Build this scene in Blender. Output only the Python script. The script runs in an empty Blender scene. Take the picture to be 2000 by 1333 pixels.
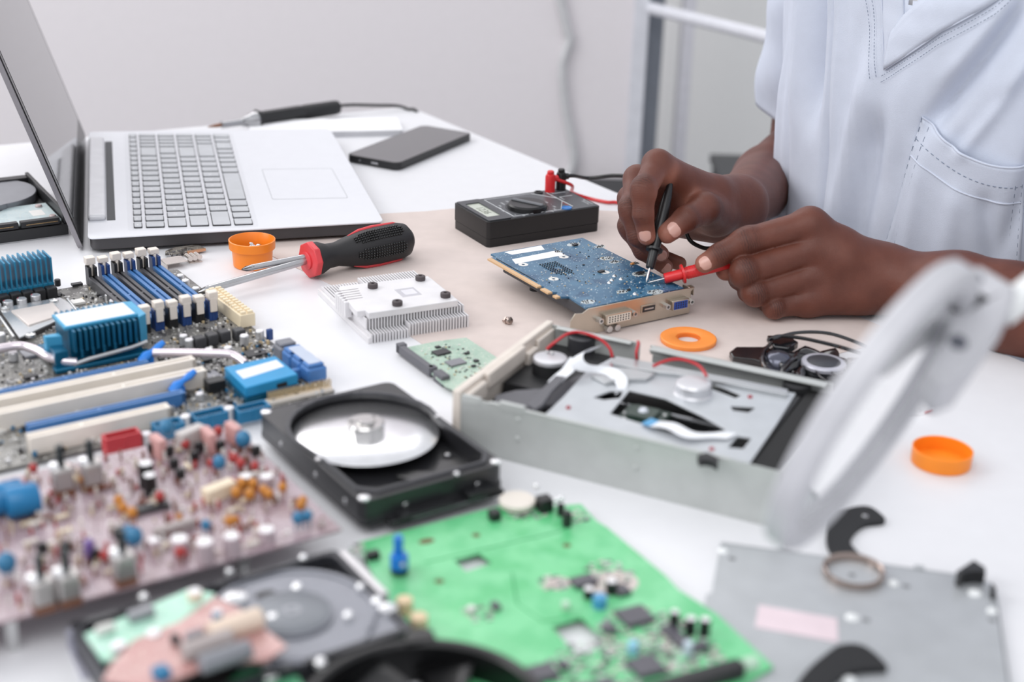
import bpy, math, random
import numpy as np
from mathutils import Vector, Matrix
from mathutils.geometry import tessellate_polygon
PI = math.pi
random.seed(4)
COL = bpy.context.scene.collection
TT = 0.75            # height of the table top (m); everything on the table is authored in mm above it
# ---------------------------------------------------------------- camera frame, used to measure positions on the table
FPX, PITCH, ROLL, HC = 2867.2, math.radians(22.373), math.radians(1.828), 448.5
_fw = np.array([0, math.cos(PITCH), -math.sin(PITCH)]); _rt = np.array([1., 0, 0]); _up = np.cross(_rt, _fw)
_R = _rt*math.cos(ROLL) + _up*math.sin(ROLL); _U = -_rt*math.sin(ROLL) + _up*math.cos(ROLL)
def ray(u, v): return _fw*FPX + _R*(u-1000) - _U*(v-666.5)
def P(u, v, h=0.):
    d = ray(u, v); t = (h-HC)/d[2]; return np.array([d[0]*t, d[1]*t, h])
def W(u, v, y):
    d = ray(u, v); t = y/d[1]; return np.array([d[0]*t, y, HC+d[2]*t])
# ---------------------------------------------------------------- materials
def lin(c):
    c = [x/255. for x in c[:3]]
    return tuple((x/12.92 if x <= .04045 else ((x+.055)/1.055)**2.4) for x in c) + (1.,)
_mats = {}
def nt(m):
    m.use_nodes = True
    return m.node_tree.nodes, m.node_tree.links, m.node_tree.nodes['Principled BSDF']
def M(name, col=(128, 128, 128), rough=.5, metal=0., bump=0., bscale=400., coat=0., alpha=1., sss=0., mottle=0., trans=0., emit=0., spec=.5):
    if name in _mats: return _mats[name]
    m = bpy.data.materials.new(name); N, L, b = nt(m)
    b.inputs['Base Color'].default_value = lin(col); b.inputs['Roughness'].default_value = rough
    b.inputs['Metallic'].default_value = metal; b.inputs['Coat Weight'].default_value = coat
    b.inputs['Specular IOR Level'].default_value = spec
    if trans: b.inputs['Transmission Weight'].default_value = trans
    if emit: b.inputs['Emission Color'].default_value = lin(col); b.inputs['Emission Strength'].default_value = emit
    tc = N.new('ShaderNodeTexCoord'); no = N.new('ShaderNodeTexNoise'); no.inputs['Scale'].default_value = bscale
    no.inputs['Detail'].default_value = 3; L.new(tc.outputs['Object'], no.inputs['Vector'])
    if bump:
        bp = N.new('ShaderNodeBump'); bp.inputs['Strength'].default_value = bump; bp.inputs['Distance'].default_value = .0004
        L.new(no.outputs['Fac'], bp.inputs['Height']); L.new(bp.outputs['Normal'], b.inputs['Normal'])
    mt = mottle or .04
    mx = N.new('ShaderNodeMixRGB'); mx.blend_type = 'MULTIPLY'; mx.inputs['Color1'].default_value = lin(col)
    n2 = N.new('ShaderNodeTexNoise'); n2.inputs['Scale'].default_value = 60; L.new(tc.outputs['Object'], n2.inputs['Vector'])
    cr = N.new('ShaderNodeMapRange'); cr.inputs['From Min'].default_value = .3; cr.inputs['From Max'].default_value = .7
    cr.inputs['To Min'].default_value = 1-mt*2; cr.inputs['To Max'].default_value = 1.
    L.new(n2.outputs['Fac'], cr.inputs['Value']); cb = N.new('ShaderNodeCombineColor')
    for k in ('Red', 'Green', 'Blue'): L.new(cr.outputs['Result'], cb.inputs[k])
    mx.inputs['Fac'].default_value = 1; L.new(cb.outputs['Color'], mx.inputs['Color2']); L.new(mx.outputs['Color'], b.inputs['Base Color'])
    _mats[name] = m; return m
def math_n(N, L, op, a, b_=None, c=None):
    n = N.new('ShaderNodeMath'); n.operation = op
    for i, x in enumerate((a, b_, c)):
        if x is None: continue
        if isinstance(x, (int, float)): n.inputs[i].default_value = x
        else: L.new(x, n.inputs[i])
    return n.outputs[0]
def pcb(name, base, base2, trace, via=(220, 215, 200), pitch=.9, cell=9., rough=.35, tr=.16, silk=.0):
    """solder mask with copper tracks running straight or diagonally region by region, and plated holes"""
    if name in _mats: return _mats[name]
    m = bpy.data.materials.new(name); N, L, b = nt(m)
    b.inputs['Roughness'].default_value = rough; b.inputs['Coat Weight'].default_value = .25
    tc = N.new('ShaderNodeTexCoord'); mp = N.new('ShaderNodeMapping'); mp.inputs['Scale'].default_value = (1000, 1000, 1000)
    L.new(tc.outputs['Object'], mp.inputs['Vector'])
    sx = N.new('ShaderNodeSeparateXYZ'); L.new(mp.outputs[0], sx.inputs[0]); X, Y = sx.outputs[0], sx.outputs[1]
    vo = N.new('ShaderNodeTexVoronoi'); vo.distance = 'CHEBYCHEV'; vo.inputs['Scale'].default_value = 1/cell
    L.new(mp.outputs[0], vo.inputs['Vector']); sc = N.new('ShaderNodeSeparateColor'); L.new(vo.outputs['Color'], sc.inputs[0])
    def lines(src):
        f = math_n(N, L, 'FRACT', math_n(N, L, 'MULTIPLY', src, 1/pitch)); return math_n(N, L, 'LESS_THAN', f, .42)
    lx, ly, ld = lines(X), lines(Y), lines(math_n(N, L, 'MULTIPLY', math_n(N, L, 'ADD', X, Y), .7))
    r = sc.outputs[0]
    w1 = math_n(N, L, 'MULTIPLY', lx, math_n(N, L, 'LESS_THAN', r, .3))
    w2 = math_n(N, L, 'MULTIPLY', ly, math_n(N, L, 'GREATER_THAN', r, .68))
    w3 = math_n(N, L, 'MULTIPLY', ld, math_n(N, L, 'COMPARE', r, .38, .07))
    s = math_n(N, L, 'ADD', math_n(N, L, 'ADD', w1, w2), w3)
    s = math_n(N, L, 'MULTIPLY', s, tr*4)
    nz = N.new('ShaderNodeTexNoise'); nz.inputs['Scale'].default_value = .06; nz.inputs['Detail'].default_value = 2; L.new(mp.outputs[0], nz.inputs['Vector'])
    mr = N.new('ShaderNodeMapRange'); mr.inputs['From Min'].default_value = .4; mr.inputs['From Max'].default_value = .6; L.new(nz.outputs['Fac'], mr.inputs['Value'])
    m1 = N.new('ShaderNodeMixRGB'); m1.inputs[1].default_value = lin(base); m1.inputs[2].default_value = lin(base2); L.new(mr.outputs[0], m1.inputs[0])
    m2 = N.new('ShaderNodeMixRGB'); L.new(s, m2.inputs[0]); L.new(m1.outputs[0], m2.inputs[1]); m2.inputs[2].default_value = lin(trace)
    v2 = N.new('ShaderNodeTexVoronoi'); v2.inputs['Scale'].default_value = .34; L.new(mp.outputs[0], v2.inputs['Vector'])
    dot = math_n(N, L, 'LESS_THAN', v2.outputs['Distance'], .17)
    m3 = N.new('ShaderNodeMixRGB'); L.new(dot, m3.inputs[0]); L.new(m2.outputs[0], m3.inputs[1]); m3.inputs[2].default_value = lin(via)
    L.new(m3.outputs[0], b.inputs['Base Color'])
    bp = N.new('ShaderNodeBump'); bp.inputs['Strength'].default_value = .25; bp.inputs['Distance'].default_value = .0002
    L.new(s, bp.inputs['Height']); L.new(bp.outputs[0], b.inputs['Normal'])
    _mats[name] = m; return m
# ---------------------------------------------------------------- mesh builder (mm)
def rot2(x, y, a): return x*math.cos(a)-y*math.sin(a), x*math.sin(a)+y*math.cos(a)
class MB:
    def __init__(s): s.v = []; s.f = []; s.sm = []; s.mi = []; s.cur = 0; s.T = Matrix.Identity(4)
    def tf(s, loc=(0, 0, 0), rz=0, rx=0, ry=0):
        s.T = Matrix.Translation(loc) @ Matrix.Rotation(rz, 4, 'Z') @ Matrix.Rotation(ry, 4, 'Y') @ Matrix.Rotation(rx, 4, 'X'); return s
    def add(s, vs, fs, smooth=False):
        o = len(s.v); T = s.T
        s.v += [tuple(T @ Vector(p)) for p in vs]; s.f += [tuple(i+o for i in f) for f in fs]
        s.sm += [smooth]*len(fs); s.mi += [s.cur]*len(fs); return s
    def box(s, x0, x1, y0, y1, z0, z1, c=0.):
        if c <= 0:
            return s.add([(x0, y0, z0), (x1, y0, z0), (x1, y1, z0), (x0, y1, z0), (x0, y0, z1), (x1, y0, z1), (x1, y1, z1), (x0, y1, z1)],
                     [(3, 2, 1, 0), (4, 5, 6, 7), (0, 1, 5, 4), (1, 2, 6, 5), (2, 3, 7, 6), (3, 0, 4, 7)])
        c = min(c, (x1-x0)*.45, (y1-y0)*.45, (z1-z0)*.45)
        def ring(k, z): return [(x0+k, y0, z), (x1-k, y0, z), (x1, y0+k, z), (x1, y1-k, z), (x1-k, y1, z), (x0+k, y1, z), (x0, y1-k, z), (x0, y0+k, z)]
        def inn(z): return [(x0+c, y0+c, z), (x1-c, y0+c, z), (x1-c, y0+c, z), (x1-c, y1-c, z), (x1-c, y1-c, z), (x0+c, y1-c, z), (x0+c, y1-c, z), (x0+c, y0+c, z)]
        vs = inn(z0)+ring(c, z0+c)+ring(c, z1-c)+inn(z1); fs = []
        for r in range(3):
            for i in range(8):
                j = (i+1) % 8; fs.append((r*8+i, r*8+j, r*8+8+j, r*8+8+i))
        fs += [tuple(reversed(range(8))), tuple(range(24, 32))]
        return s.add(vs, fs)
    def lathe(s, prof, c=(0, 0, 0), n=28, axis='z', smooth=True, a0=0, a1=2*PI, ring=False):
        vs = []; prof = list(prof)+([prof[0]] if ring else []); fs = []; full = abs(a1-a0-2*PI) < 1e-6; m = n if full else n+1
        for (r, z) in prof:
            for i in range(m):
                a = a0+(a1-a0)*i/n; x, y = r*math.cos(a), r*math.sin(a)
                p = (x, y, z) if axis == 'z' else ((z, x, y) if axis == 'x' else (y, z, x))
                vs.append((c[0]+p[0], c[1]+p[1], c[2]+p[2]))
        for k in range(len(prof)-1):
            for i in range(n):
                j = (i+1) % m; fs.append((k*m+i, k*m+j, (k+1)*m+j, (k+1)*m+i))
        if full and not ring:
            if prof[0][0] > 1e-6: fs.append(tuple(reversed(range(m))))
            if prof[-1][0] > 1e-6: fs.append(tuple(range((len(prof)-1)*m, len(prof)*m)))
        return s.add(vs, fs, smooth)
    def cyl(s, x, y, z0, z1, r, n=20, c=0., r2=None):
        r2 = r if r2 is None else r2
        pr = [(r, z0), (r2, z1)] if not c else [(r-c, z0), (r, z0+c), (r2, z1-c), (r2-c, z1)]
        return s.lathe(pr, (x, y, 0), n)
    def prism(s, out, z0, z1, holes=(), smooth=False):
        """outline (list of xy) extruded between z0 and z1, with optional holes"""
        loops = [list(out)]+[list(h) for h in holes]
        def area(l): return sum(l[i][0]*l[(i+1) % len(l)][1]-l[(i+1) % len(l)][0]*l[i][1] for i in range(len(l)))
        if area(loops[0]) < 0: loops[0].reverse()
        for l in loops[1:]:
            if area(l) > 0: l.reverse()
        flat = [p for l in loops for p in l]; n = len(flat)
        tris = tessellate_polygon([[Vector((p[0], p[1], 0)) for p in l] for l in loops])
        vs = [(p[0], p[1], z0) for p in flat]+[(p[0], p[1], z1) for p in flat]; fs = []
        for t in tris:
            a, b, c = [flat[i] for i in t]
            if (b[0]-a[0])*(c[1]-a[1])-(c[0]-a[0])*(b[1]-a[1]) < 0: t = (t[0], t[2], t[1])
            fs.append(tuple(i+n for i in t)); fs.append(tuple(reversed(t)))
        s.add(vs, fs); k = 0; side = []
        for l in loops:
            m = len(l)
            for i in range(m): side.append((k+i, k+(i+1) % m, n+k+(i+1) % m, n+k+i))
            k += m
        o = len(s.v)-2*n; s.f += [tuple(i+o for i in f) for f in side]; s.sm += [smooth]*len(side); s.mi += [s.cur]*len(side); return s
    def tube(s, pts, r, n=10, closed=False, flat=1.):
        pts = [Vector(p) for p in pts]; m = len(pts); rr = r if isinstance(r, (list, tuple)) else [r]*m
        vs = []; fs = []; up = None
        for i, p in enumerate(pts):
            if closed: t = pts[(i+1) % m]-pts[i-1]
            else: t = pts[min(i+1, m-1)]-pts[max(i-1, 0)]
            t.normalize()
            if up is None: up = Vector((0, 0, 1)) if abs(t.z) < .9 else Vector((1, 0, 0))
            a = t.cross(up)
            if a.length < 1e-5: a = t.cross(Vector((0, 1, 0)))
            a.normalize(); b = a.cross(t).normalized(); up = b
            for k in range(n):
                q = 2*PI*k/n; vs.append(tuple(p+a*math.cos(q)*rr[i]+b*math.sin(q)*rr[i]*flat))
        for i in range(m if closed else m-1):
            j = (i+1) % m
            for k in range(n): l = (k+1) % n; fs.append((i*n+k, j*n+k, j*n+l, i*n+l)[::-1])
        if not closed: fs += [tuple(range(n)), tuple(reversed(range((m-1)*n, m*n)))]
        return s.add(vs, fs, True)
    def sphere(s, c, r, n=14, sz=1., z0=-1., sq=1.):
        pr = [(max(r*math.cos(a), 0), r*sz*math.sin(a)) for a in [(-PI/2 if z0 < -.99 else math.asin(z0))+i*((PI/2-(-PI/2 if z0 < -.99 else math.asin(z0)))/8) for i in range(9)]]
        return s.lathe(pr, c, n)
    def build(s, name, mat, parent=None, bevel=0., angle=35, seg=2, loc=None):
        me = bpy.data.meshes.new(name)
        me.from_pydata([(x*.001, y*.001, z*.001) for x, y, z in s.v], [], s.f)
        ms = mat if isinstance(mat, (list, tuple)) else [mat]
        for m in ms: me.materials.append(m)
        me.polygons.foreach_set('use_smooth', [True]*len(s.f)); me.polygons.foreach_set('material_index', s.mi)
        me.update(); me.set_sharp_from_angle(angle=math.radians(angle))
        o = bpy.data.objects.new(name, me); COL.objects.link(o)
        if parent: o.parent = parent
        if bevel:
            b = o.modifiers.new('bevel', 'BEVEL'); b.width = bevel*.001; b.segments = seg; b.limit_method = 'ANGLE'; b.angle_limit = math.radians(40)
            b.harden_normals = False
        if loc is not None: o.location = (loc[0]*.001, loc[1]*.001, TT+loc[2]*.001)
        return o
def tag(o, label=None, cat=None, group=None, kind=None):
    if label: o['label'] = label
    if cat: o['category'] = cat
    if group: o['group'] = group
    if kind: o['kind'] = kind
    return o
def thing(name, label, cat, loc, rz=0, group=None, tilt=None):
    o = bpy.data.objects.new(name, None); COL.objects.link(o); o.empty_display_size = .01
    o.location = (loc[0]*.001, loc[1]*.001, TT+loc[2]*.001); o.rotation_euler = (tilt[0] if tilt else 0, tilt[1] if tilt else 0, rz)
    return tag(o, label, cat, group)
class Fr:
    """frame of a thing: origin (mm on the table) and heading"""
    def __init__(s, o, ang): s.o = np.array(o, float); s.a = ang; s.c, s.s = math.cos(ang), math.sin(ang)
    def l(s, u, v, h=0):
        p = P(u, v, h+s.o[2])-s.o; return (p[0]*s.c+p[1]*s.s, -p[0]*s.s+p[1]*s.c)
def loc2(o, q):
    return (q[0], q[1])
def circ(x, y, r, n=20, a0=0, a1=2*PI, ry=None):
    ry = r if ry is None else ry
    full = abs(a1-a0-2*PI) < 1e-6
    return [(x+r*math.cos(a0+(a1-a0)*i/(n if full else n-1)), y+ry*math.sin(a0+(a1-a0)*i/(n if full else n-1))) for i in range(n)]
def rrect(x0, x1, y0, y1, r, n=5):
    o = []
    for cx, cy, a in ((x1-r, y1-r, 0), (x0+r, y1-r, PI/2), (x0+r, y0+r, PI), (x1-r, y0+r, 1.5*PI)):
        o += [(cx+r*math.cos(a+PI/2*i/n), cy+r*math.sin(a+PI/2*i/n)) for i in range(n+1)]
    return o
def spline(pts, n=8, closed=False):
    P_ = [Vector(p) for p in pts]; m = len(P_); out = []
    for i in range(m if closed else m-1):
        a, b, c, d = (P_[(i-1) % m] if (closed or i) else P_[0]), P_[i], P_[(i+1) % m], (P_[(i+2) % m] if (closed or i+2 < m) else P_[m-1])
        for k in range(n):
            t = k/n; out.append(tuple(.5*((2*b)+(c-a)*t+(2*a-5*b+4*c-d)*t*t+(3*b-a-3*c+d)*t**3)))
    if not closed: out.append(tuple(P_[-1]))
    return out
def text(body, size, mat, parent, loc, rz=0, name='lettering', align='CENTER', sx=1., depth=.02, rx=0, ry=0):
    c = bpy.data.curves.new(name, 'FONT'); c.body = body; c.size = size*.001; c.align_x = align; c.align_y = 'CENTER'; c.extrude = depth*.001
    c.materials.append(mat); o = bpy.data.objects.new(name, c); COL.objects.link(o); o.parent = parent
    o.location = [k*.001 for k in loc]; o.rotation_euler = (rx, ry, rz); o.scale = (sx, 1, 1); return o
# ================================================================ the person: arms and hands from a smooth union of tapered limbs
class Field:
    """signed distance samples on a grid (mm), polygonised by surface nets"""
    def __init__(s, lo, hi, h):
        s.lo = np.array(lo, np.float32); s.h = h; s.n = np.ceil((np.array(hi)-s.lo)/h).astype(int)+1
        s.F = np.full(s.n, 50., np.float32)
    def sub(s, lo, hi):
        a = np.clip(np.floor((np.array(lo)-s.lo)/s.h).astype(int), 0, s.n-1); b = np.clip(np.ceil((np.array(hi)-s.lo)/s.h).astype(int)+1, 1, s.n)
        sl = tuple(slice(a[i], b[i]) for i in range(3))
        g = [s.lo[i]+s.h*np.arange(a[i], b[i], dtype=np.float32) for i in range(3)]
        return sl, np.meshgrid(*g, indexing='ij', sparse=True)
    @staticmethod
    def cap(g, a, ra, b, rb, fl=1., nrm=None):
        X, Y, Z = g; ab = [b[i]-a[i] for i in range(3)]; L2 = sum(q*q for q in ab)+1e-6
        px, py, pz = X-a[0], Y-a[1], Z-a[2]
        t = np.clip((px*ab[0]+py*ab[1]+pz*ab[2])/L2, 0, 1)
        dx, dy, dz = px-t*ab[0], py-t*ab[1], pz-t*ab[2]
        if nrm is None: return np.sqrt(dx*dx+dy*dy+dz*dz)-(ra+(rb-ra)*t)
        k = (1/fl-1)*(dx*nrm[0]+dy*nrm[1]+dz*nrm[2])   # flattened along nrm
        dx, dy, dz = dx+k*nrm[0], dy+k*nrm[1], dz+k*nrm[2]
        return (np.sqrt(dx*dx+dy*dy+dz*dz)-(ra+(rb-ra)*t))*(fl if fl < 1 else 1)
    @staticmethod
    def smin(a, b, k):
        h = np.clip(.5+.5*(b-a)/k, 0, 1); return b+(a-b)*h-k*h*(1-h)
    def chain(s, pts, rads, k=4., into=None, kk=1., fl=1., nrm=None):
        """union of capsules along pts, blended inside with k and onto the field with kk"""
        p = np.array(pts, float); m = max(rads)*1.3/min(fl, 1)+kk+k+2
        sl, g = s.sub(p.min(0)-m, p.max(0)+m); D = None
        for i in range(len(pts)-1):
            d = s.cap(g, pts[i], rads[i], pts[i+1], rads[i+1], fl, nrm); D = d if D is None else s.smin(D, d, k)
        T = s.F if into is None else into; T[sl] = s.smin(T[sl], D.astype(np.float32), kk)
    def mesh(s):
        F = s.F; S = F < 0; n = np.array(F.shape)-1
        cnt = np.zeros(n, np.int8); sh = [(i, j, k) for i in (0, 1) for j in (0, 1) for k in (0, 1)]
        for (i, j, k) in sh: cnt += S[i:i+n[0], j:j+n[1], k:k+n[2]]
        act = (cnt > 0) & (cnt < 8); idx = np.argwhere(act); del cnt
        ids = np.full(n, -1, np.int32); ids[act] = np.arange(len(idx)); acc = np.zeros((len(idx), 3)); c = np.zeros(len(idx))
        for (i, j, k) in sh:
            for ax in range(3):
                if (i, j, k)[ax]: continue
                e = [i, j, k]; e2 = list(e); e2[ax] = 1
                f0 = F[idx[:, 0]+e[0], idx[:, 1]+e[1], idx[:, 2]+e[2]]; f1 = F[idx[:, 0]+e2[0], idx[:, 1]+e2[1], idx[:, 2]+e2[2]]
                m = (f0 < 0) != (f1 < 0); t = np.where(m, f0/(f0-f1+1e-9), 0); p = np.array(e, float)[None]+0*acc; p[:, ax] = t
                acc += p*m[:, None]; c += m
        V = s.lo+s.h*(idx+acc/c[:, None]); Q = []
        for ax in range(3):
            a, b = [(1, 2), (2, 0), (0, 1)][ax]
            s0 = [slice(0, -1)]*3; s1 = [slice(0, -1)]*3; s0[ax] = slice(0, -1); s1[ax] = slice(1, None)
            A, B = S[tuple(s0)], S[tuple(s1)]; e = np.argwhere(A != B); e = e[(e[:, a] > 0) & (e[:, b] > 0)]
            ina = A[e[:, 0], e[:, 1], e[:, 2]]
            def cid(da, db):
                q = e.copy(); q[:, a] -= da; q[:, b] -= db; return ids[q[:, 0], q[:, 1], q[:, 2]]
            q = np.stack([cid(0, 0), cid(1, 0), cid(1, 1), cid(0, 1)], 1); q[~ina] = q[~ina][:, ::-1]; Q.append(q)
        return V, np.concatenate(Q)
def smooth_mesh(V, Q, it=3, lam=.5):
    e = np.concatenate([Q[:, [0, 1]], Q[:, [1, 2]], Q[:, [2, 3]], Q[:, [3, 0]]]); n = len(V)
    deg = np.bincount(e[:, 0], minlength=n)+np.bincount(e[:, 1], minlength=n)
    for k in range(it*2):
        l = lam if k % 2 == 0 else -lam*1.04
        S = np.stack([np.bincount(e[:, 0], V[e[:, 1], i], n)+np.bincount(e[:, 1], V[e[:, 0], i], n) for i in range(3)], 1)/deg[:, None]
        V = V+l*(S-V)
    return V
PX = 2.3
def H(u, v, y): return tuple(W(u, v, y))
# ---- joints measured on the photograph, one depth each
# hand that holds the black probe (the person's right)
RH = dict(
    wrist=H(1440, 402, 1302), palm=H(1385, 418, 1262),
    index=[H(1284, 322, 1224), H(1257, 372, 1192), H(1256, 420, 1186), H(1263, 462, 1186)],
    middle=[H(1245, 350, 1240), H(1233, 410, 1208), H(1245, 462, 1200), H(1290, 496, 1214)],
    ring=[H(1232, 388, 1258), H(1231, 445, 1226), H(1256, 490, 1216), H(1299, 521, 1229)],
    pinky=[H(1250, 425, 1276), H(1250, 470, 1250), H(1285, 500, 1244), H(1327, 515, 1250)],
    thumb=[H(1398, 420, 1262), H(1377, 407, 1225), H(1340, 428, 1200), H(1303, 456, 1191)])
LH = dict(
    wrist=H(1722, 545, 1184), palm=H(1650, 535, 1174),
    index=[H(1582, 441, 1182), H(1458, 472, 1171), H(1405, 498, 1166), H(1376, 515, 1163)],
    middle=[H(1587, 489, 1175), H(1455, 533, 1157), H(1445, 545, 1185), H(1462, 535, 1205)],
    ring=[H(1585, 541, 1168), H(1475, 573, 1153), H(1462, 570, 1180), H(1490, 560, 1200)],
    pinky=[H(1578, 586, 1163), H(1512, 601, 1153), H(1500, 592, 1176), H(1520, 585, 1194)],
    thumb=[H(1640, 520, 1200), H(1560, 510, 1212), H(1490, 520, 1198), H(1418, 528, 1183)])
def hand_field(fd, H_, rr, elbow, kind):
    F2 = np.full(fd.n, 50., np.float32)
    w = H_['wrist']
    for nm, r in rr.items():
        p = H_[nm]; fd.chain(p, r, 3.0, kk=1.2)
        pts = [p[0]]
    # knuckle and joint bulges
    for nm in ('index', 'middle', 'ring', 'pinky'):
        p = np.array(H_[nm]); r = rr[nm]
        fd.chain([p[1]-(p[2]-p[1])*.12, p[1]+(p[2]-p[1])*.12], [r[1]*1.04]*2, 1, kk=3)
    # palm: a fan of metacarpals onto the wrist
    wv = np.array(w); 
    for nm, rw in (('index', 15), ('middle', 16), ('ring', 15), ('pinky', 14)):
        p = np.array(H_[nm][0]); r0 = rr[nm][0]
        fd.chain([p, p*.45+np.array(H_['palm'])*.55, wv], [r0*1.05, rw*(1.0), 22], 8, into=F2, kk=8)
    t = H_['thumb']; fd.chain([t[1], t[0], wv], [rr['thumb'][1], 18 if kind == 'R' else 13, 20], 8, into=F2, kk=8)
    sl = slice(None)
    fd.F = fd.smin(fd.F, F2, 5.)
RR = dict(index=[11.5, 10.4, 8.8, 7.6], middle=[11.5, 10.2, 8.6, 7.4], ring=[11, 9.6, 8.2, 7], pinky=[10, 8.6, 7.2, 6.4], thumb=[17, 13.2, 11, 8.8])
RL = dict(index=[14, 11.6, 9.6, 8.0], middle=[13.5, 12.2, 9.4, 8], ring=[13, 10.6, 9, 8], pinky=[12, 8.8, 8, 7], thumb=[14, 12, 11, 9])
def mm(*ps):
    a = np.array([p for q in ps for p in q]); return a.min(0), a.max(0)
# right arm
E_R = H(1572, 300, 1600); wr = RH['wrist']
lo, hi = mm(*[RH[k] for k in ('index', 'middle', 'ring', 'pinky', 'thumb')], [wr])
FR = Field(lo-18, np.maximum(hi+26, np.array([370, 1655, 0])), 1.15)
hand_field(FR, RH, RR, E_R, 'R')
mid = np.array(H(1500, 355, 1505))
FR.chain([np.array(RH['palm'])*.3+np.array(wr)*.7, wr, mid, E_R], [24, 24, 37, 42], 12, kk=14)
FR.chain([RH['pinky'][0], (np.array(wr)+np.array([-12, -10, -14]))], [13, 20], 8, kk=10)          # heel of the hand
# web between thumb and index
FR.chain([RH['index'][0], np.array(RH['palm'])+[4, 4, 18], np.array(wr)+[0, 0, 6]], [10, 15, 20], 8, kk=9)
# left arm
E_L = (470., 1085., 5.); wl = LH['wrist']
lo, hi = mm(*[LH[k] for k in ('index', 'middle', 'ring', 'pinky', 'thumb')], [wl, (430, 1080, 0)])
FL = Field(lo-22, hi+42, 1.15)
hand_field(FL, LH, RL, E_L, 'L')
FL.chain([np.array(LH['palm'])*.3+np.array(wl)*.7, wl, (368, 1146, 32), (405, 1120, 30), (470, 1080, 18)], [25, 26, 33, 36, 38], 14, kk=14)
FL.chain([LH['index'][0], H(1640, 484, 1181), np.array(wl)+[0, 0, 4]], [13, 17, 24], 8, kk=9)
FL.chain([LH['middle'][0], H(1650, 512, 1172), np.array(wl)], [13, 16, 24], 8, kk=8)
FL.chain([LH['pinky'][0], np.array(wl)+[-20, -16, -8]], [13, 19], 8, kk=9)
def rad_dir(chain, i, dors):
    a, b = np.array(chain[i]), np.array(chain[i+1]); t = (b-a)/np.linalg.norm(b-a); d = np.array(dors, float); d -= t*(d@t); return t, d/np.linalg.norm(d)
def skin_attrs(V, H_, rr, dors, dorsT):
    """per vertex: joint-wrinkle strength, phase along the finger (mm), and paleness of palm and finger pads"""
    wr_ = np.zeros(len(V)); ph = np.zeros(len(V)); pale = np.zeros(len(V)); best = np.full(len(V), 1e9)
    for nm in ('index', 'middle', 'ring', 'pinky', 'thumb'):
        p = [np.array(q) for q in H_[nm]]; r = rr[nm]; acc = 0
        for i in range(3):
            a, b = p[i], p[i+1]; L = np.linalg.norm(b-a); t = (b-a)/L; d = np.array((dorsT if nm == 'thumb' else dors)[min(i, 2)], float); d = d-t*(d@t); d /= np.linalg.norm(d)
            q = V-a; s = q@t; perp = q-np.outer(s, t); pr = np.linalg.norm(perp, axis=1); up = (perp@d)/(pr+1e-6)
            dist = np.where((s > -6) & (s < L+8), np.abs(pr-(r[i]+(r[i+1]-r[i])*np.clip(s/L, 0, 1))), 1e9)
            m = (dist < 7) & (dist < best); best[m] = dist[m]; ph[m] = (acc+s)[m]; wr_[m] = 0
            for jt, amp, wd in ((0, .25 if i else .12, 7), (L, 1. if i == 0 else (.7 if i == 1 else 0), 6.8)):
                wr_[m] = np.maximum(wr_[m], (amp*np.exp(-((s-jt)/wd)**2)*np.clip(up*1.4-.1, 0, 1))[m])
            pad = np.clip(-up*1.3, 0, 1)*.9
            if i == 2: pad = np.maximum(pad, np.clip((s-L*.35)/(L*.8), 0, 1)*.75)
            pale[m] = pad[m]; acc += L
    return wr_, ph, pale
def spread(a, Q, it=14):
    e = np.concatenate([Q[:, [0, 1]], Q[:, [1, 2]], Q[:, [2, 3]], Q[:, [3, 0]]]); n = len(a); deg = np.bincount(e[:, 0], minlength=n)+np.bincount(e[:, 1], minlength=n)
    for _ in range(it): a = .3*a+.7*(np.bincount(e[:, 0], a[e[:, 1]], n)+np.bincount(e[:, 1], a[e[:, 0]], n))/deg
    return a
cam_up = np.array([0, -.5, .86])
def relax(V, Q, c, rad, it):
    e = np.concatenate([Q[:, [0, 1]], Q[:, [1, 2]], Q[:, [2, 3]], Q[:, [3, 0]]]); n = len(V); deg = np.bincount(e[:, 0], minlength=n)+np.bincount(e[:, 1], minlength=n)
    w = np.clip(1.3-np.linalg.norm(V-np.array(c), axis=1)/rad, 0, 1)[:, None]
    for _ in range(it):
        S = np.stack([np.bincount(e[:, 0], V[e[:, 1], i], n)+np.bincount(e[:, 1], V[e[:, 0], i], n) for i in range(3)], 1)/deg[:, None]; V = V+.9*w*(S-V)
    return V
VR, QR = FR.mesh(); VR = smooth_mesh(VR, QR, 3); VR = relax(VR, QR, np.array(RH['wrist'])+[4, 20, 0], 46, 160); VR = relax(VR, QR, H(1500, 355, 1500), 60, 80)
VL, QL = FL.mesh(); VL = smooth_mesh(VL, QL, 3); VL = relax(VL, QL, LH['wrist'], 40, 90); VL = relax(VL, QL, LH['palm'], 24, 40); VR = relax(VR, QR, RH['palm'], 20, 30); VL[:, 2] = np.maximum(VL[:, 2], .6); VR[:, 2] = np.maximum(VR[:, 2], .6)
aR = skin_attrs(VR, RH, RR, [(-.6, -.5, .6), (-.7, -.7, .1), (-.6, -.8, .1)], [(.1, -.9, .4), (-.1, -1, .35), (-.05, -1, .4)])
aL = skin_attrs(VL, LH, RL, [(0, -.75, .6), (-.2, -.8, .5), (-.4, -.8, .45)], [(0, 1, 0)]*3)
aR = (spread(aR[0], QR, 4), aR[1], spread(aR[2], QR, 30)); aL = (spread(aL[0], QL, 4), aL[1], spread(aL[2], QL, 30))
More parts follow.
